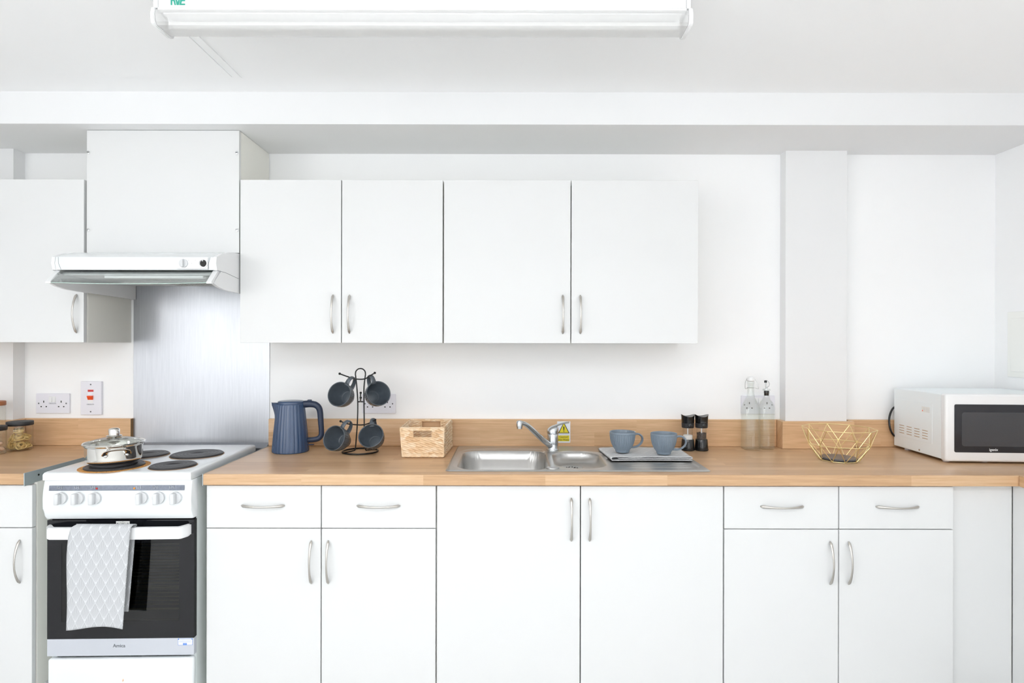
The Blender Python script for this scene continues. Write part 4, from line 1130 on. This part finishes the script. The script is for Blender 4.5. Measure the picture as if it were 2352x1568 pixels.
# ------------------------------------------------------------------ sink and tap
def sink():
    x0, x1, y0, y1 = -0.236, 0.705, 2.104, 2.606
    t = thing('sink', 'stainless steel inset sink with main bowl, half bowl and drainer', 'sink', ((x0 + x1) / 2, (y0 + y1) / 2, WT))
    st = 0.0028; nx = int((x1 - x0) / st); ny = int((y1 - y0) / st)
    def rr(x, y, cx, cy, hx, hy, r):
        qx, qy = abs(x - cx) - hx + r, abs(y - cy) - hy + r
        return math.hypot(max(qx, 0), max(qy, 0)) + min(max(qx, qy), 0) - r
    def ss(a, b, v):
        v = min(1, max(0, (v - a) / (b - a))); return v * v * (3 - 2 * v)
    bowls = [(-0.0305, 2.315, 0.168, 0.186, 0.075, 0.145, 0.045), (0.258, 2.315, 0.094, 0.155, 0.075, 0.037, 0.040)]
    def Z(x, y):
        d = rr(x, y, (x0 + x1) / 2, (y0 + y1) / 2, (x1 - x0) / 2, (y1 - y0) / 2, 0.02)
        z = 0.0042 * ss(0, -0.006, d) if d < 0 else 0
        # recessed field inside a raised lip
        fld = min(rr(x, y, -0.022, 2.325, 0.195, 0.212, 0.09), rr(x, y, 0.258, 2.30, 0.118, 0.182, 0.09), rr(x, y, 0.53, 2.335, 0.155, 0.205, 0.05), rr(x, y, 0.24, 2.23, 0.43, 0.105, 0.05))
        tap = math.hypot(x - 0.171, y - 2.50) - 0.045
        z -= 0.0030 * ss(0.0, -0.010, fld) * ss(-0.004, 0.006, tap)
        for (bx_, by, hx, hy, r, dep, wdt) in bowls:
            b = rr(x, y, bx_, by, hx, hy, r)
            z += 0.0 if b > 0 else 0
            if b < 0.006: z -= 0.0015 * ss(0.006, 0, b)
            if b < 0:
                q = min(1, -b / wdt); z -= dep * math.sqrt(max(0, 1 - (1 - q) ** 2))
        # drainer flutes
        if x > 0.40 and fld < -0.02:
            k = ss(0.40, 0.43, x) * (1 - ss(0.640, 0.665, x)) * ss(-0.02, -0.035, fld)
            z += 0.0016 * k * math.sin((y - 2.1) * 2 * PI / 0.036)
        return z
    bm = NB(); V = []
    for j in range(ny + 1):
        y = y0 + (y1 - y0) * j / ny
        V.append([bm.verts.new((x0 + (x1 - x0) * i / nx, y, 0)) for i in range(nx + 1)])
    rc = 0.02
    for row in V:
        for v in row:
            # pull the outline's corners round
            x, y = v.co.x, v.co.y
            for cx_, sx_ in ((x0 + rc, -1), (x1 - rc, 1)):
                for cy_, sy_ in ((y0 + rc, -1), (y1 - rc, 1)):
                    dx, dy = (x - cx_) * sx_, (y - cy_) * sy_
                    if dx > 0 and dy > 0:
                        m_ = max(dx, dy); l_ = math.hypot(dx, dy); v.co.x = cx_ + sx_ * dx * m_ / l_; v.co.y = cy_ + sy_ * dy * m_ / l_
            v.co.z = WT + 0.0006 + Z(v.co.x, v.co.y)
    for j in range(ny):
        for i in range(nx): bm.faces.new((V[j][i], V[j][i + 1], V[j + 1][i + 1], V[j + 1][i]))
    obj('sink_top', bm, M['sink'], t, smooth=True, recalc=False, angle=180)
    # half bowl strainer and waste
    wz = WT - 0.0345
    sx, sy = 0.232, 2.325
    w_ = obj('waste_strainer', lathe(NB(), [(0.044, 0), (0.046, 0.003), (0.043, 0.004), (0.034, -0.0015), (0.020, -0.003), (0.010, 0.001), (0.001, 0.004)], (sx, sy, wz), 48, cap1=True), M['steel'], t, smooth=True)
    bm = NB()
    for rr_, nn in ((0.016, 8), (0.026, 14)):
        for k in range(nn):
            a = 2 * PI * k / nn; cyl(bm, (sx + rr_ * math.cos(a), sy + rr_ * math.sin(a), wz - 0.0005), 0.0021, 0.003, 'z', 10)
    obj('strainer_holes', bm, M['dark'], w_)
    mz = WT - 0.1435
    obj('waste_strainer', lathe(NB(), [(0.040, 0), (0.042, 0.003), (0.030, 0.001), (0.001, 0.003)], (-0.03, 2.30, mz), 40, cap1=True), M['steel'], t, smooth=True)
    # round blanking button at the front between the bowls
    obj('tap_hole_cover', lathe(NB(), [(0.0235, 0), (0.023, 0.0018), (0.018, 0.0028), (0.001, 0.0030)], (0.147, 2.150, WT + 0.0044), 40, cap1=True), M['steel'], t, smooth=True)
    # overflow slots on the main bowl's right wall
    bm = NB()
    for q in range(3): tube(bm, [(0.1300, 2.255 + q * 0.007, WT - 0.052), (0.1320, 2.255 + q * 0.007, WT - 0.036)], 0.0014, 6)
    obj('overflow_slots', bm, M['dark'], t)
sink()
def tap():
    cx, cy, z0 = 0.1715, 2.502, WT + 0.0048
    t = thing('mixer_tap', 'worn chrome mixer tap with long angled spout and raised lever', 'tap', (cx, cy, z0))
    obj('tap_body', lathe(NB(), [(0.001, 0), (0.0255, 0), (0.0262, 0.0025), (0.0250, 0.006), (0.0232, 0.0085), (0.0228, 0.028), (0.0222, 0.0285), (0.0228, 0.029), (0.0228, 0.068), (0.0222, 0.0690), (0.001, 0.069)], (cx, cy, z0), 48, cap0=True), M['tap'], t, smooth=True, angle=35)
    # lever cap with blade
    lv = NB(); rings = []
    secs = [(0.0700, 0.000, 0.0245, 0.0245), (0.0800, -0.0005, 0.0248, 0.0245), (0.0900, 0.0010, 0.0225, 0.0225), (0.0980, 0.005, 0.0165, 0.0185), (0.1030, 0.009, 0.010, 0.012), (0.1048, 0.011, 0.002, 0.003)]
    for z, dx, hx, hy in secs: rings.append([(cx + dx + hx * math.cos(a), cy + hy * math.sin(a), z0 + z) for a in [2 * PI * i / 40 for i in range(40)]])
    loft(lv, rings, True, True, True)
    lever = obj('lever_cap', lv, M['tap'], t, smooth=True, angle=70)
    P = [(cx - 0.012, cy, z0 + 0.084), (cx + 0.006, cy - 0.002, z0 + 0.099), (cx + 0.026, cy - 0.006, z0 + 0.1085), (cx + 0.048, cy - 0.011, z0 + 0.1155), (cx + 0.066, cy - 0.016, z0 + 0.1185)]
    sp = smooth_path(P, 6); n = len(sp)
    obj('lever', tube(NB(), sp, [0.0165 - 0.0065 * (i / n) for i in range(n)], 16, flat=(0.34, 1.0), up=(0, 0, 1)), M['tap'], lever, smooth=True)
    # spout
    A = Vector((cx - 0.010, cy - 0.008, z0 + 0.018)); B = Vector((0.037, 2.375, 0)); 
    P = [A, (cx - 0.045, cy - 0.040, z0 + 0.051), (cx - 0.083, cy - 0.078, z0 + 0.0905), (cx - 0.104, cy - 0.098, z0 + 0.112), (cx - 0.120, cy - 0.113, z0 + 0.1245), (cx - 0.133, cy - 0.122, z0 + 0.1295), (cx - 0.145, cy - 0.129, z0 + 0.1292)]
    P[0] = (cx - 0.008, cy - 0.008, z0 + 0.0165)
    sp = smooth_path(P, 6); n = len(sp)
    rad = [0.0158 - 0.0045 * min(1, i / (n * 0.8)) + (0.0015 * max(0, (i - n * 0.85) / (n * 0.15))) for i in range(n)]
    spo = obj('spout', tube(NB(), sp, rad, 24, flat=(0.72, 0.95), up=(-0.4, -0.4, 1)), M['tap'], t, smooth=True)
    e = sp[-1]
    obj('aerator', lathe(NB(), [(0.001, -0.0215), (0.0108, -0.0215), (0.0112, -0.013), (0.0126, -0.0125), (0.0128, 0.002), (0.0108, 0.0085), (0.006, 0.0105), (0.001, 0.011)], (e.x + 0.004, e.y + 0.003, e.z), 36, cap0=True, cap1=True), M['tap'], spo, smooth=True, angle=50)
tap()

# ------------------------------------------------------------------ hot water sign on the upstand
def sign():
    x0, x1 = 0.1985, 0.2560; z0, z1 = E - 0.4375, E - 0.3440; y = 2.6162
    t = thing('warning_sign', 'small white and yellow hot water caution sign behind the tap', 'sign', ((x0 + x1) / 2, y, z0))
    obj('sign_plate', bx(x0, x1, y, 2.6178, z0, z1, bev=0.0006), M['sign'], t)
    cx = (x0 + x1) / 2 + 0.0005
    tri = obj('triangle', prism(NB(), [(cx - 0.0245, z0 + 0.0415), (cx + 0.0245, z0 + 0.0415), (cx + 0.0235, z0 + 0.0445), (cx + 0.0015, z0 + 0.0870), (cx - 0.0015, z0 + 0.0870), (cx - 0.0235, z0 + 0.0445)], 'y', y - 0.0004, y), M['inkdark'], t)
    obj('triangle_fill', prism(NB(), [(cx - 0.0205, z0 + 0.0440), (cx + 0.0205, z0 + 0.0440), (cx + 0.0008, z0 + 0.0825), (cx - 0.0008, z0 + 0.0825)], 'y', y - 0.0007, y - 0.0003), M['yellow'], tri)
    bm = NB(); prism(bm, [(cx - 0.0014, z0 + 0.0535), (cx + 0.0014, z0 + 0.0535), (cx + 0.0026, z0 + 0.0665), (cx + 0.0018, z0 + 0.0715), (cx - 0.0018, z0 + 0.0715), (cx - 0.0026, z0 + 0.0665)], 'y', y - 0.0010, y - 0.0006)
    cyl(bm, (cx, y - 0.0008, z0 + 0.0497), 0.0020, 0.0004, 'y', 14)
    obj('exclamation_mark', bm, M['inkdark'], tri)
    pn = obj('text_panel', bx(x0 + 0.0045, x1 - 0.0040, y - 0.0004, y, z0 + 0.0065, z0 + 0.0320), M['yellow'], t)
    text('caution_lettering', 'Caution!', 0.0118, M['inkdark'], t, (cx, y - 0.0007, z0 + 0.0255), sx=0.95)
    text('caution_lettering', 'Hot Water', 0.0118, M['inkdark'], t, (cx, y - 0.0007, z0 + 0.0130), sx=0.90)
    text('maker_print', 'SIGNAGE 02085', 0.0030, M['ink'], t, (cx + 0.014, y - 0.0004, z0 + 0.0030)) if False else None
sign()

# ------------------------------------------------------------------ grinders
def grinder(cx, cy, label, fill, fname, flabel, level):
    t = thing('pepper_mill' if fname == 'peppercorns' else 'salt_mill', label, 'grinder', (cx, cy, WT), 'black and clear grinders')
    z0 = WT + 0.0005
    obj('mill_base', lathe(NB(), [(0.001, 0), (0.0275, 0), (0.0290, 0.002), (0.0288, 0.006), (0.0280, 0.0065), (0.0280, 0.008), (0.0248, 0.046), (0.0240, 0.0475), (0.0205, 0.0475), (0.0200, 0.030), (0.001, 0.030)], (cx, cy, z0), 48, cap0=True, cap1=True), M['black'], t, smooth=True, angle=35)
    obj('clear_chamber', lathe(NB(), [(0.0203, 0.0480), (0.0203, 0.0800), (0.0203, 0.0950)], (cx, cy, z0), 40), M['acrylic'], t, smooth=True)
    obj('spindle', cyl(NB(), (cx, cy, z0 + 0.066), 0.0022, 0.060, 'z', 12), M['tube'], t, smooth=True)
    obj('collar', lathe(NB(), [(0.001, 0.0955), (0.0245, 0.0955), (0.0252, 0.0975), (0.0258, 0.1150), (0.001, 0.1150)], (cx, cy, z0), 48, cap0=True), M['lidblack'], t, smooth=True, angle=40)
    # top with a saddle-shaped rim
    bm = NB(); seg = 64; rings = []
    for r, z, k in ((0.0258, 0.1155, 0), (0.0262, 0.125, 0), (0.0272, 0.140, 0.35), (0.0285, 0.1475, 1.0), (0.0270, 0.1475, 1.0), (0.0200, 0.1440, 0.75), (0.010, 0.1405, 0.25), (0.001, 0.1395, 0.0)):
        rings.append([(cx + r * math.cos(a), cy + r * math.sin(a), z0 + z + k * 0.0045 * math.cos(2 * a)) for a in [2 * PI * i / seg for i in range(seg)]])
    loft(bm, rings, True, True, True)
    tp = obj('mill_top', bm, M['black'], t, smooth=True, angle=60)
    b2 = NB(); cyl(b2, (cx + 0.004, cy - 0.0246, z0 + 0.1065), 0.0085, 0.003, 'y', 24, bev=0.001); obj('grind_dial', b2, M['black'], t, smooth=True)
    if fname == 'peppercorns':
        b3 = NB()
        for q in range(6): sphere(b3, (cx - 0.008 + q * 0.0038, cy - math.sqrt(0.0264 ** 2 - (-0.008 + q * 0.0038) ** 2) - 0.0001, z0 + 0.1205), 0.0006, 6, 4)
        obj('dial_marks', b3, M['inklight'], tp)
    bm = NB(); lathe(bm, [(0.001, 0.0306), (0.0190, 0.0306), (0.0194, 0.048 + (level - 0.048) * 0.5), (0.0194, level - 0.001), (0.0170, level + 0.001), (0.0045, level + 0.0025), (0.0026, level + 0.0025), (0.0026, 0.0320), (0.001, 0.032)], (cx, cy, z0), 32, cap0=True)
    if fname == 'peppercorns':
        bm = NB()
        for k in range(260):
            a = random.random() * 2 * PI; zz = 0.048 + random.random() * (level - 0.046); rr_ = 0.0178 if k < 190 else 0.006 + random.random() * 0.010
            bmesh.ops.create_icosphere(bm, subdivisions=1, radius=0.0017 + random.random() * 0.0005, matrix=Matrix.Translation((cx + rr_ * math.cos(a), cy + rr_ * math.sin(a), z0 + zz)))
        lathe(bm, [(0.0035, 0.031), (0.0168, 0.031), (0.0168, level - 0.001), (0.0035, level)], (cx, cy, z0), 24)
    o = obj(fname, bm, fill, loc=(cx, cy, z0), smooth=True); tag(o, flabel, 'seasoning', None, 'stuff')
grinder(0.7455, 2.531, 'black salt grinder, the left of the pair by the drainer', M['salt'], 'salt', 'white salt filling the lower part of the left grinder', 0.0635)
grinder(0.8035, 2.531, 'black pepper grinder, the right of the pair by the drainer', M['pepper'], 'peppercorns', 'dark peppercorns inside the right grinder', 0.0725)

# ------------------------------------------------------------------ glass bottles
def bottle(cx, cy, secs, name, label):
    t = thing(name, label, 'bottle', (cx, cy, WT))
    z0 = WT + 0.0005
    rings = [super_ring(cx, cy, z0 + z, h, h, n, 64) for (z, h, n) in secs]
    bm = NB(); loft(bm, rings, True, True, False)
    b = obj('glass_body', bm, M['glass'], t, smooth=True, angle=50)
    # thick glass foot and inner wall
    inn = [super_ring(cx, cy, z0 + z, max(0.004, h - 0.0028), max(0.004, h - 0.0028), n, 64) for (z, h, n) in secs if z > 0.004]
    bm = NB(); loft(bm, inn, True, True, False)
    obj('inner_wall', bm, M['glass'], b, smooth=True, angle=50)
    return t
sw = [(0, 0.0300, 5), (0.002, 0.0325, 5.5), (0.006, 0.0335, 6), (0.10, 0.0335, 6), (0.165, 0.0335, 6), (0.180, 0.0322, 5), (0.195, 0.0285, 3.4), (0.208, 0.0235, 2.5), (0.222, 0.0178, 2), (0.240, 0.0142, 2), (0.262, 0.0132, 2), (0.278, 0.0132, 2), (0.280, 0.0150, 2), (0.291, 0.0150, 2), (0.2925, 0.0140, 2)]
t = bottle(1.0215, 2.556, sw, 'swing_top_bottle', 'taller clear square bottle with a white swing-top stopper')
z0 = WT
obj('stopper', lathe(NB(), [(0.001, 0.2900), (0.012, 0.2900), (0.0165, 0.2935), (0.0165, 0.3000), (0.0148, 0.3075), (0.009, 0.3110), (0.001, 0.3115)], (1.0215, 2.556, z0), 36, cap0=True, cap1=True), M['plastic'], t, smooth=True, angle=50)
bm = NB()
for s in (-1, 1):
    tube(bm, smooth_path([(1.0215 + s * 0.0165, 2.556, z0 + 0.3015), (1.0215 + s * 0.024, 2.552, z0 + 0.287), (1.0215 + s * 0.028, 2.545, z0 + 0.268), (1.0215 + s * 0.0270, 2.541, z0 + 0.2595), (1.0215 + s * 0.0150, 2.548, z0 + 0.263)], 5), 0.0010, 6)
tube(bm, [(1.0215 + 0.0152 * math.cos(a), 2.556 + 0.0152 * math.sin(a), z0 + 0.263) for a in [2 * PI * i / 30 for i in range(30)]], 0.0009, 6, closed=True)
obj('wire_bail', bm, M['steel'], t, smooth=True)
oil = [(0, 0.0250, 5), (0.002, 0.0270, 5.5), (0.006, 0.0280, 6), (0.10, 0.0280, 6), (0.178, 0.0280, 6), (0.190, 0.0268, 4.5), (0.202, 0.0225, 2.8), (0.211, 0.0160, 2.1), (0.222, 0.0128, 2), (0.236, 0.0122, 2), (0.238, 0.0140, 2), (0.243, 0.0140, 2), (0.2435, 0.0122, 2), (0.2500, 0.0122, 2), (0.2505, 0.0165, 2), (0.2540, 0.0165, 2)]
t = bottle(1.0935, 2.566, oil, 'oil_bottle', 'shorter clear square bottle with a black-tipped metal pourer')
obj('stopper', lathe(NB(), [(0.001, 0.229), (0.0095, 0.229), (0.0098, 0.232), (0.0090, 0.234), (0.0100, 0.236), (0.0092, 0.238), (0.0105, 0.241), (0.0105, 0.2500), (0.001, 0.2500)], (1.0935, 2.566, WT), 24, cap0=True), M['black'], t, smooth=True)
obj('pourer_cap', lathe(NB(), [(0.001, 0.2545), (0.0150, 0.2545), (0.0150, 0.2575), (0.004, 0.2590), (0.0032, 0.2600)], (1.0935, 2.566, WT), 24, cap0=True), M['chrome'], t, smooth=True, angle=40)
sp_ = obj('pourer', tube(NB(), [(1.0935, 2.566, WT + 0.258), (1.0915, 2.566, WT + 0.276), (1.0898, 2.566, WT + 0.287)], [0.0036, 0.0032, 0.0028], 12), M['chrome'], t, smooth=True)
obj('pourer_tip', tube(NB(), [(1.0898, 2.566, WT + 0.2845), (1.0892, 2.566, WT + 0.2915), (1.0889, 2.566, WT + 0.2945)], [0.0056, 0.0056, 0.0040], 14), M['black'], sp_, smooth=True)
obj('tip_strap', tube(NB(), smooth_path([(1.0920, 2.564, WT + 0.2935), (1.0995, 2.563, WT + 0.2900), (1.1045, 2.563, WT + 0.2800), (1.1020, 2.563, WT + 0.2690), (1.0930, 2.563, WT + 0.2640), (1.0895, 2.564, WT + 0.2655)], 6), 0.0008, 6), M['ink'], sp_)

# ------------------------------------------------------------------ gold wire fruit basket
def fruit_basket():
    cx, cy = 1.272, 2.325
    t = thing('fruit_basket', 'empty geometric gold wire fruit basket on the worktop', 'fruit basket', (cx, cy, WT))
    T = [(cx + 0.130 * math.cos(R(152 - 36 * k)), cy + 0.130 * math.sin(R(152 - 36 * k)), E - 0.330) for k in range(10)]
    Mi = [(cx + 0.110 * math.cos(R(134 - 36 * k)), cy + 0.110 * math.sin(R(134 - 36 * k)), E - 0.391) for k in range(10)]
    Bo = [(cx + 0.071 * math.cos(R(152 - 36 * k)), cy + 0.071 * math.sin(R(152 - 36 * k)), WT + 0.0022) for k in range(10)]
    r = 0.0015
    def ring(P, name):
        bm = NB()
        for k in range(10): tube(bm, [P[k], P[(k + 1) % 10]], r, 8)
        for p in P: sphere(bm, p, r * 1.05, 8, 6)
        obj(name, bm, M['gold'], t, smooth=True)
    ring(T, 'top_ring'); ring(Mi, 'middle_ring'); ring(Bo, 'bottom_ring')
    bm = NB(); b2 = NB()
    for k in range(10):
        tube(bm, [T[k], Mi[k]], r * 0.9, 8); tube(bm, [T[(k + 1) % 10], Mi[k]], r * 0.9, 8)
        tube(b2, [Mi[k], Bo[k]], r * 0.9, 8); tube(b2, [Mi[k], Bo[(k + 1) % 10]], r * 0.9, 8)
    obj('upper_wires', bm, M['gold'], t, smooth=True); obj('lower_wires', b2, M['gold'], t, smooth=True)
    P = [(cx + 0.066 * math.cos(R(152 - 36 * k)), cy + 0.066 * math.sin(R(152 - 36 * k))) for k in range(10)]
    bm = prism(NB(), P, 'z', WT + 0.0050, WT + 0.0125); bmesh.ops.bevel(bm, geom=bm.edges[:], offset=0.001, segments=1, affect='EDGES')
    obj('tray', bm, M['slate'], t)
fruit_basket()

# ------------------------------------------------------------------ microwave (local: front bottom left at the origin)
def microwave():
    t = thing('microwave', 'white microwave with black glass door at the right end of the worktop', 'microwave', (0, 0, 0))
    W, H, D = 0.452, 0.2520, 0.310; zb = 0.0105
    def L(n, bm, m, par=None, **k): return obj(n, bm, m, par or t, **k)
    bm = bx(0.004, W - 0.002, 0.034, 0.034 + D, zb, zb + H - 0.002, bev=0.003)
    bd = L('casing', bm, M['mwenamel'])
    # raised side pressing with vent slots
    pr = L('side_pressing', bx(0.0032, 0.0045, 0.085, 0.315, zb + 0.048, zb + 0.205, bev=0.0006), M['mwenamel'], bd)
    bm = NB()
    for c in range(4):
        for r_ in range(4):
            y = 0.112 + c * 0.052; z = zb + 0.062 + r_ * 0.0105
            box(bm, 0.0028, 0.0036, y, y + 0.034, z, z + 0.0022)
    L('vent_slots', bm, M['oakend'], pr)
    s = L('side_label', bx(0.0030, 0.0036, 0.100, 0.150, zb + 0.168, zb + 0.190), M['sticker'], pr)
    bm = NB()
    for q in range(4): box(bm, 0.0026, 0.0031, 0.102, 0.122, zb + 0.171 + q * 0.0045, zb + 0.1722 + q * 0.0045)
    for q in range(3): box(bm, 0.0026, 0.0031, 0.127, 0.140, zb + 0.176 + q * 0.004, zb + 0.1772 + q * 0.004)
    L('label_print', bm, M['inklight'], s)
    L('label_mark', prism(NB(), [(0.141, zb + 0.171), (0.148, zb + 0.171), (0.1445, zb + 0.177)], 'x', 0.0026, 0.0031), M['orange'], s)
    L('screw', cyl(NB(), (0.0035, 0.165, zb + 0.011), 0.004, 0.002, 'x', 16), M['chrome'], bd)
    # front: door frame with a rounded outline and black glass
    bm = bx(0.0, 0.345, 0.0, 0.033, zb - 0.004, zb + H, bev=0.009, seg=4)
    dr = L('door', bm, M['plastic'], smooth=True, angle=50)
    rr_ = 0.007
    def rrect(x0, x1, z0, z1, r):
        P = []
        for (cx_, cz_, a0) in ((x1 - r, z1 - r, 0), (x0 + r, z1 - r, 90), (x0 + r, z0 + r, 180), (x1 - r, z0 + r, 270)):
            for q in range(6): a = R(a0 + q * 18); P.append((cx_ + r * math.cos(a), cz_ + r * math.sin(a)))
        return P
    gl = L('door_glass', prism(NB(), rrect(0.031, 0.3435, 0.0425, 0.2240, 0.006), 'y', -0.0012, 0.002), M['mwglass'], dr)
    L('viewing_window', prism(NB(), rrect(0.058, 0.292, 0.066, 0.194, 0.010), 'y', -0.0016, -0.001), M['mwmesh'], gl)
    text('brand_lettering', 'igenix', 0.0135, M['inklight'], t, (0.173, -0.0015, 0.0535), bold=0.0002).parent = gl
    L('fascia', bx(0.3465, W, 0.0, 0.033, zb - 0.004, zb + H, bev=0.006, seg=3), M['plastic'], smooth=True, angle=50)
    L('keypad', bx(0.350, W - 0.012, -0.0012, 0.002, 0.0425, 0.2240, bev=0.001), M['mwglass'])
    for x in (0.03, W - 0.05, 0.17):
        for y in (0.045, 0.29): L('foot', cyl(NB(), (x, y, 0.0034), 0.011, 0.0064, 'z', 20, r2=0.010), M['socket'], smooth=True)
    P = [(0.03, 0.345, 0.185), (0.005, 0.352, 0.170), (-0.012, 0.348, 0.135), (-0.017, 0.340, 0.100), (-0.008, 0.338, 0.065), (0.02, 0.345, 0.040), (0.06, 0.350, 0.020)]
    L('power_cord', tube(NB(), smooth_path([(p[0], p[1] - 0.0, p[2]) for p in P], 6), 0.0042, 10), M['black'], smooth=True)
    t.location = (1.643, 2.262, WT + 0.0002); t.rotation_euler = (0, 0, R(-3.2))
microwave()

# ------------------------------------------------------------------ storage jars at the left edge
def jar(cx, cy, r, h, lid_h, label, lidmat, lip=0.002):
    t = thing('storage_jar', label, 'jar', (cx, cy, WT), 'glass storage jars')
    z0 = WT + 0.0005; g = h - lid_h
    prof = [(0.001, 0.0), (r * 0.9, 0.0), (r * 0.98, 0.003), (r, 0.008), (r, g - 0.010), (r * 0.97, g - 0.003), (r * 0.95, g)]
    obj('glass_body', lathe(NB(), prof, (cx, cy, z0), 56), M['jarglass'], t, smooth=True, angle=50)
    obj('glass_foot', lathe(NB(), [(0.001, 0.006), (r * 0.90, 0.006), (r * 0.955, 0.010)], (cx, cy, z0), 56), M['jarglass'], t, smooth=True)
    obj('lid', lathe(NB(), [(0.001, g + 0.0003), (r + lip - 0.001, g + 0.0003), (r + lip, g + 0.0015), (r + lip, h - 0.002), (r + lip - 0.0015, h), (0.001, h)], (cx, cy, z0), 64, cap0=True, cap1=True), lidmat, t, smooth=True, angle=40)
    return t
jar(-2.064, 2.506, 0.0445, 0.121, 0.017, 'glass jar of pasta nests with a black lid', M['lidblack'])
jar(-2.094, 2.415, 0.0405, 0.113, 0.018, 'smaller black-lidded jar of pasta pieces cut off by the left edge', M['lidblack'])
jar(-2.176, 2.497, 0.047, 0.205, 0.018, 'tallest glass jar, with a reddish wooden lid', M['lidwood'], 0.001)
def nest(seed):
    rnd = random.Random(seed); bm = NB()
    for s in range(17):
        r0 = 0.0060 + rnd.random() * 0.0125; zc = (rnd.random() - 0.5) * 0.016; tx, ty = (rnd.random() - 0.5) * 0.5, (rnd.random() - 0.5) * 0.5
        a0 = rnd.random() * 6; n = 26; pts = []
        for k in range(n + 1):
            a = a0 + k / n * 2 * PI * 1.05; rr_ = r0 * (1 + 0.12 * math.sin(3 * a + s))
            pts.append((rr_ * math.cos(a), rr_ * math.sin(a), zc + tx * rr_ * math.cos(a) * 0.5 + ty * rr_ * math.sin(a) * 0.5))
        tube(bm, pts, 0.0026, 4, flat=((0.95, 0.22) if s % 3 else (0.25, 0.95)), up=(0.3 * math.sin(s), 0.3 * math.cos(s * 2), 1))
    return bm
spots = [(-0.018, -0.020, 0.0225, 70, 0), (0.019, -0.016, 0.0235, 60, 50), (-0.020, 0.018, 0.020, 20, 0), (0.020, 0.018, 0.020, 25, 30), (-0.021, -0.014, 0.050, 60, -30), (0.014, -0.020, 0.0570, 35, 20), (0.019, 0.014, 0.0525, 20, 80), (-0.010, 0.019, 0.054, 30, 10), (0.006, -0.012, 0.0820, 12, 0)]
where = ['at the front left of the jar bottom', 'at the front right of the jar bottom', 'at the back left of the jar bottom', 'at the back right of the jar bottom', 'on the left of the middle layer', 'at the front of the middle layer', 'on the right of the middle layer', 'at the back of the middle layer', 'on top, just under the black lid']
protos = [nest(3), nest(8)]
pm = []
for i, (dx, dy, dz, rx, rz) in enumerate(spots):
    if i < 2: o = obj('pasta_nest', protos[i], M['pasta'], loc=(0, 0, 0), smooth=True, angle=60); pm.append(o)
    else: o = pm[i % 2].copy(); COL.objects.link(o)
    o.location = (-2.064 + dx * 0.80, 2.506 + dy * 0.80, WT + dz); o.rotation_euler = (R(rx), 0, R(rz)); o.scale = (0.93, 0.93, 0.93)
    tag(o, 'nest of egg pasta ' + where[i], 'pasta', 'pasta nests in the jar')
def piece():
    bm = NB(); rings = []
    for k in range(7):
        u = k / 6; r_ = 0.011 * math.sin(PI * (0.12 + 0.80 * u)) ; rings.append([(r_ * math.cos(a) * (1 + 0.12 * math.sin(6 * a)), r_ * math.sin(a) * 0.75, -0.012 + 0.024 * u) for a in [2 * PI * i / 18 for i in range(18)]])
    loft(bm, rings, True, True, True); return bm
p0 = None
for i, (dx, dy, dz) in enumerate([(0.018, -0.014, 0.018), (-0.012, -0.020, 0.018), (0.020, 0.012, 0.020), (-0.02, 0.01, 0.018), (0.012, -0.016, 0.038), (-0.010, -0.012, 0.040), (0.014, 0.012, 0.042), (0.004, -0.004, 0.058)]):
    if p0 is None: o = p0 = obj('pasta_piece', piece(), M['shell'], loc=(0, 0, 0), smooth=True, angle=60)
    else: o = p0.copy(); COL.objects.link(o)
    o.location = (-2.094 + dx, 2.415 + dy, WT + dz); o.rotation_euler = (R(40 + i * 37), R(i * 29), R(i * 61))
    tag(o, 'dried pasta piece in the smaller jar at the left edge', 'pasta', 'pasta pieces in the smaller jar')
